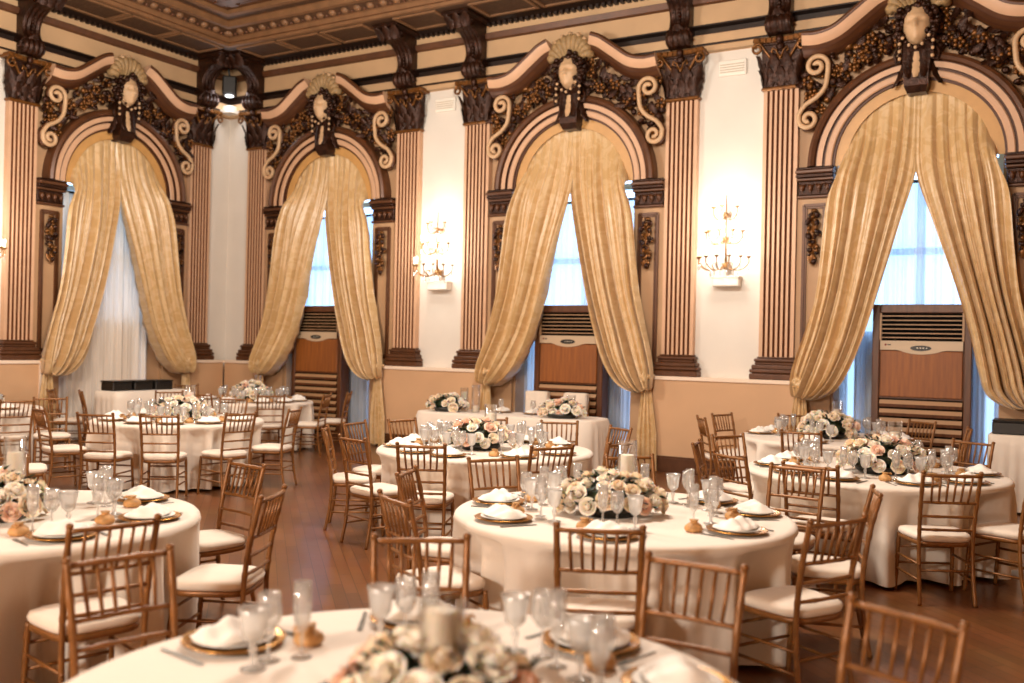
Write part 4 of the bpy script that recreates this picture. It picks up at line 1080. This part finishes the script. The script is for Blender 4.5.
flowers(6.02, -1.32, .30, .16, .17, 22, 'rose arrangement on the corner end of the head table', 80, HRZ, 1.05)
flowers(7.86, -1.22, .32, .16, .18, 24, 'rose arrangement on the head table before the wood grille', 81, HRZ, 1.05)
hurricane(6.12, -1.02, 'ivory pillar candle behind the corner-end roses on the head table', .28, .34)
hurricane(7.86, -.94, 'ivory pillar candle behind the head table roses by the wood grille', .24, .3)
hurricane(6.45, -1.22, 'tall glass cylinder standing alone on the head table', .1, .4)

# ---------------------------------------------------------------- service table with dark boxes; draped stand with black box
t = thing('service_table', 'white-draped service table before the side wall sheer window', 'table', (1.0,-2.62,0), 0)
g = G(); g.rbox(-.26,.26,-.62,.62,.86,.89,.01); g.build('tabletop', ['tabletop'], t)
for sx in (-1,1):
    for sy in (-1,1): g = G(); g.tube([(sx*.25,sy*.6,.86),(sx*.25,sy*.6,0)], .016, 8); g.build('leg', ['steel'], t)
def draped(w, l, z, seed):
    g = G(); N = 120; vs = []; rnd = random.Random(seed); p = rnd.uniform(0,6)
    rings = [(0,z),(.5,z),(.97,z),(1.0,z-.012)]
    def ol(a): c, s = cos(a), sin(a); r = (abs(c)**8+abs(s)**8)**(-1/8); return c*r, s*r
    for q, zz in rings:
        for j in range(N): cx, cy = ol(2*PI*j/N); vs.append((w*cx*q, l*cy*q, zz))
    for f in (.15,.4,.7,1):
        for j in range(N):
            a = 2*PI*j/N; cx, cy = ol(a); o = 1+.05*f*sin(18*a+p)+.02*f; vs.append((w*cx*o, l*cy*(1+(o-1)*w/l), z-.012-(z-.04)*f))
    K = len(rings)+4; g.add(vs, [(i*N+j,(i+1)*N+j,(i+1)*N+(j+1)%N,i*N+(j+1)%N) for i in range(K-1) for j in range(N)])
    return g
tag(draped(.33,.72,.905,1).build('tablecloth', ['cloth'], loc=(1.0,-2.62,0)), 'white cloth draped over the service table by the side wall', 'tablecloth')
for k, d in enumerate(('by the far drape','in the middle of the row','by the corner-side drape')):
    b = thing('serving_box', f'low dark box on the service table, {d}', 'box', (.98,-3.12+k*.40,.907), 0, 'dark boxes on the service table')
    g = G(); g.rbox(-.15,.15,-.17,.17,0,.13,.01); g.build('body', ['black'], b)
    g = G(); g.rbox(-.16,.16,-.18,.18,.13,.155,.008)
    for q in range(3): g.box(.15,.154,-.15,.15,.025+q*.035,.04+q*.035)
    g.build('lid', ['steel' if False else 'rod'], b)
SX, SY = 13.42, -.72
tag(draped(.30,.30,.87,2).build('draped_stand', ['cloth'], loc=(SX,SY,0)), 'small white-draped stand at the picture edge by the widest window drape', 'stand')
t = thing('black_box', 'black equipment box on the draped stand by the widest window drape', 'equipment box', (SX,SY,.872))
g = G(); g.rbox(-.26,.26,-.2,.2,0,.14,.012); g.build('body', ['black'], t)
g = G(); g.rbox(-.26,.26,-.2,.2,.14,.16,.006); g.build('lid', ['rod'], t)

# ---------------------------------------------------------------- lights
def lamp(name, kind, loc, power, color, size=.3, rot=None, sizey=None):
    l = bpy.data.lights.new(name, kind); l.energy = power; l.color = color
    if kind == 'POINT': l.shadow_soft_size = size
    if kind == 'AREA':
        l.size = size
        if sizey: l.shape = 'RECTANGLE'; l.size_y = sizey
    o = bpy.data.objects.new(name, l); COL.objects.link(o); o.location = loc
    if rot: o.rotation_euler = rot
    return o
WARM = (1., .935, .83)
for p, e in (((10.4,-6.8,5.2), 1060), ((5.0,-6.2,5.2), 780)): lamp('chandelier_light', 'POINT', p, e, WARM, .6)
for x, e in ((6.8, 430), (11.0, 1250)): lamp('front_fill_light', 'POINT', (x,-16.5,3.1), e, WARM, .35)  # unseen fill lamps added by the south wall to brighten cloth fronts
for x in (4.905, 9.75):
    for z, e in ((3.16,28),(3.5,20),(3.84,9)): lamp('sconce_light', 'POINT', (x,-.36,z), e, (1.,.95,.86), .12)
for z, e in ((3.16,28),(3.5,20)): lamp('sconce_light', 'POINT', (.36,-4.86,z), e, (1.,.95,.86), .12)
lamp('corner_spot_light', 'POINT', (.38,-.38,6.16), 8, (.97,.97,1.), .06)

w = bpy.data.worlds.new('World'); scene.world = w; w.use_nodes = True
bg = w.node_tree.nodes['Background']; bg.inputs['Color'].default_value = (.38,.64,1.,1); bg.inputs['Strength'].default_value = 5.2

# ---------------------------------------------------------------- camera
cd = bpy.data.cameras.new('camera'); cam = bpy.data.objects.new('camera', cd); COL.objects.link(cam)
yaw, pitch, roll, F = .53194, .00398, .021812, 971.265
f = Vector((-sin(yaw)*cos(pitch), cos(yaw)*cos(pitch), sin(pitch))); r = Vector((cos(yaw), sin(yaw), 0)); u = r.cross(f)
r2 = r*cos(roll) + u*sin(roll); u2 = u*cos(roll) - r*sin(roll)
cam.matrix_world = Matrix(((r2.x,u2.x,-f.x,CAM.x),(r2.y,u2.y,-f.y,CAM.y),(r2.z,u2.z,-f.z,CAM.z),(0,0,0,1)))
cd.sensor_width = 36; cd.lens = F*36/1024; cd.clip_start = .05; cd.clip_end = 200
cd.dof.use_dof = True; cd.dof.focus_distance = 8.; cd.dof.aperture_fstop = 1.35
scene.camera = cam
scene.view_settings.view_transform = 'Standard'; scene.view_settings.look = 'None'; scene.view_settings.exposure = 0; scene.view_settings.gamma = 1
scene.view_settings.use_curve_mapping = False
scene.cycles.use_denoising = True
scene.cycles.max_bounces = 8; scene.cycles.transparent_max_bounces = 24; scene.cycles.caustics_reflective = False; scene.cycles.caustics_refractive = False
scene.cycles.sample_clamp_indirect = 4
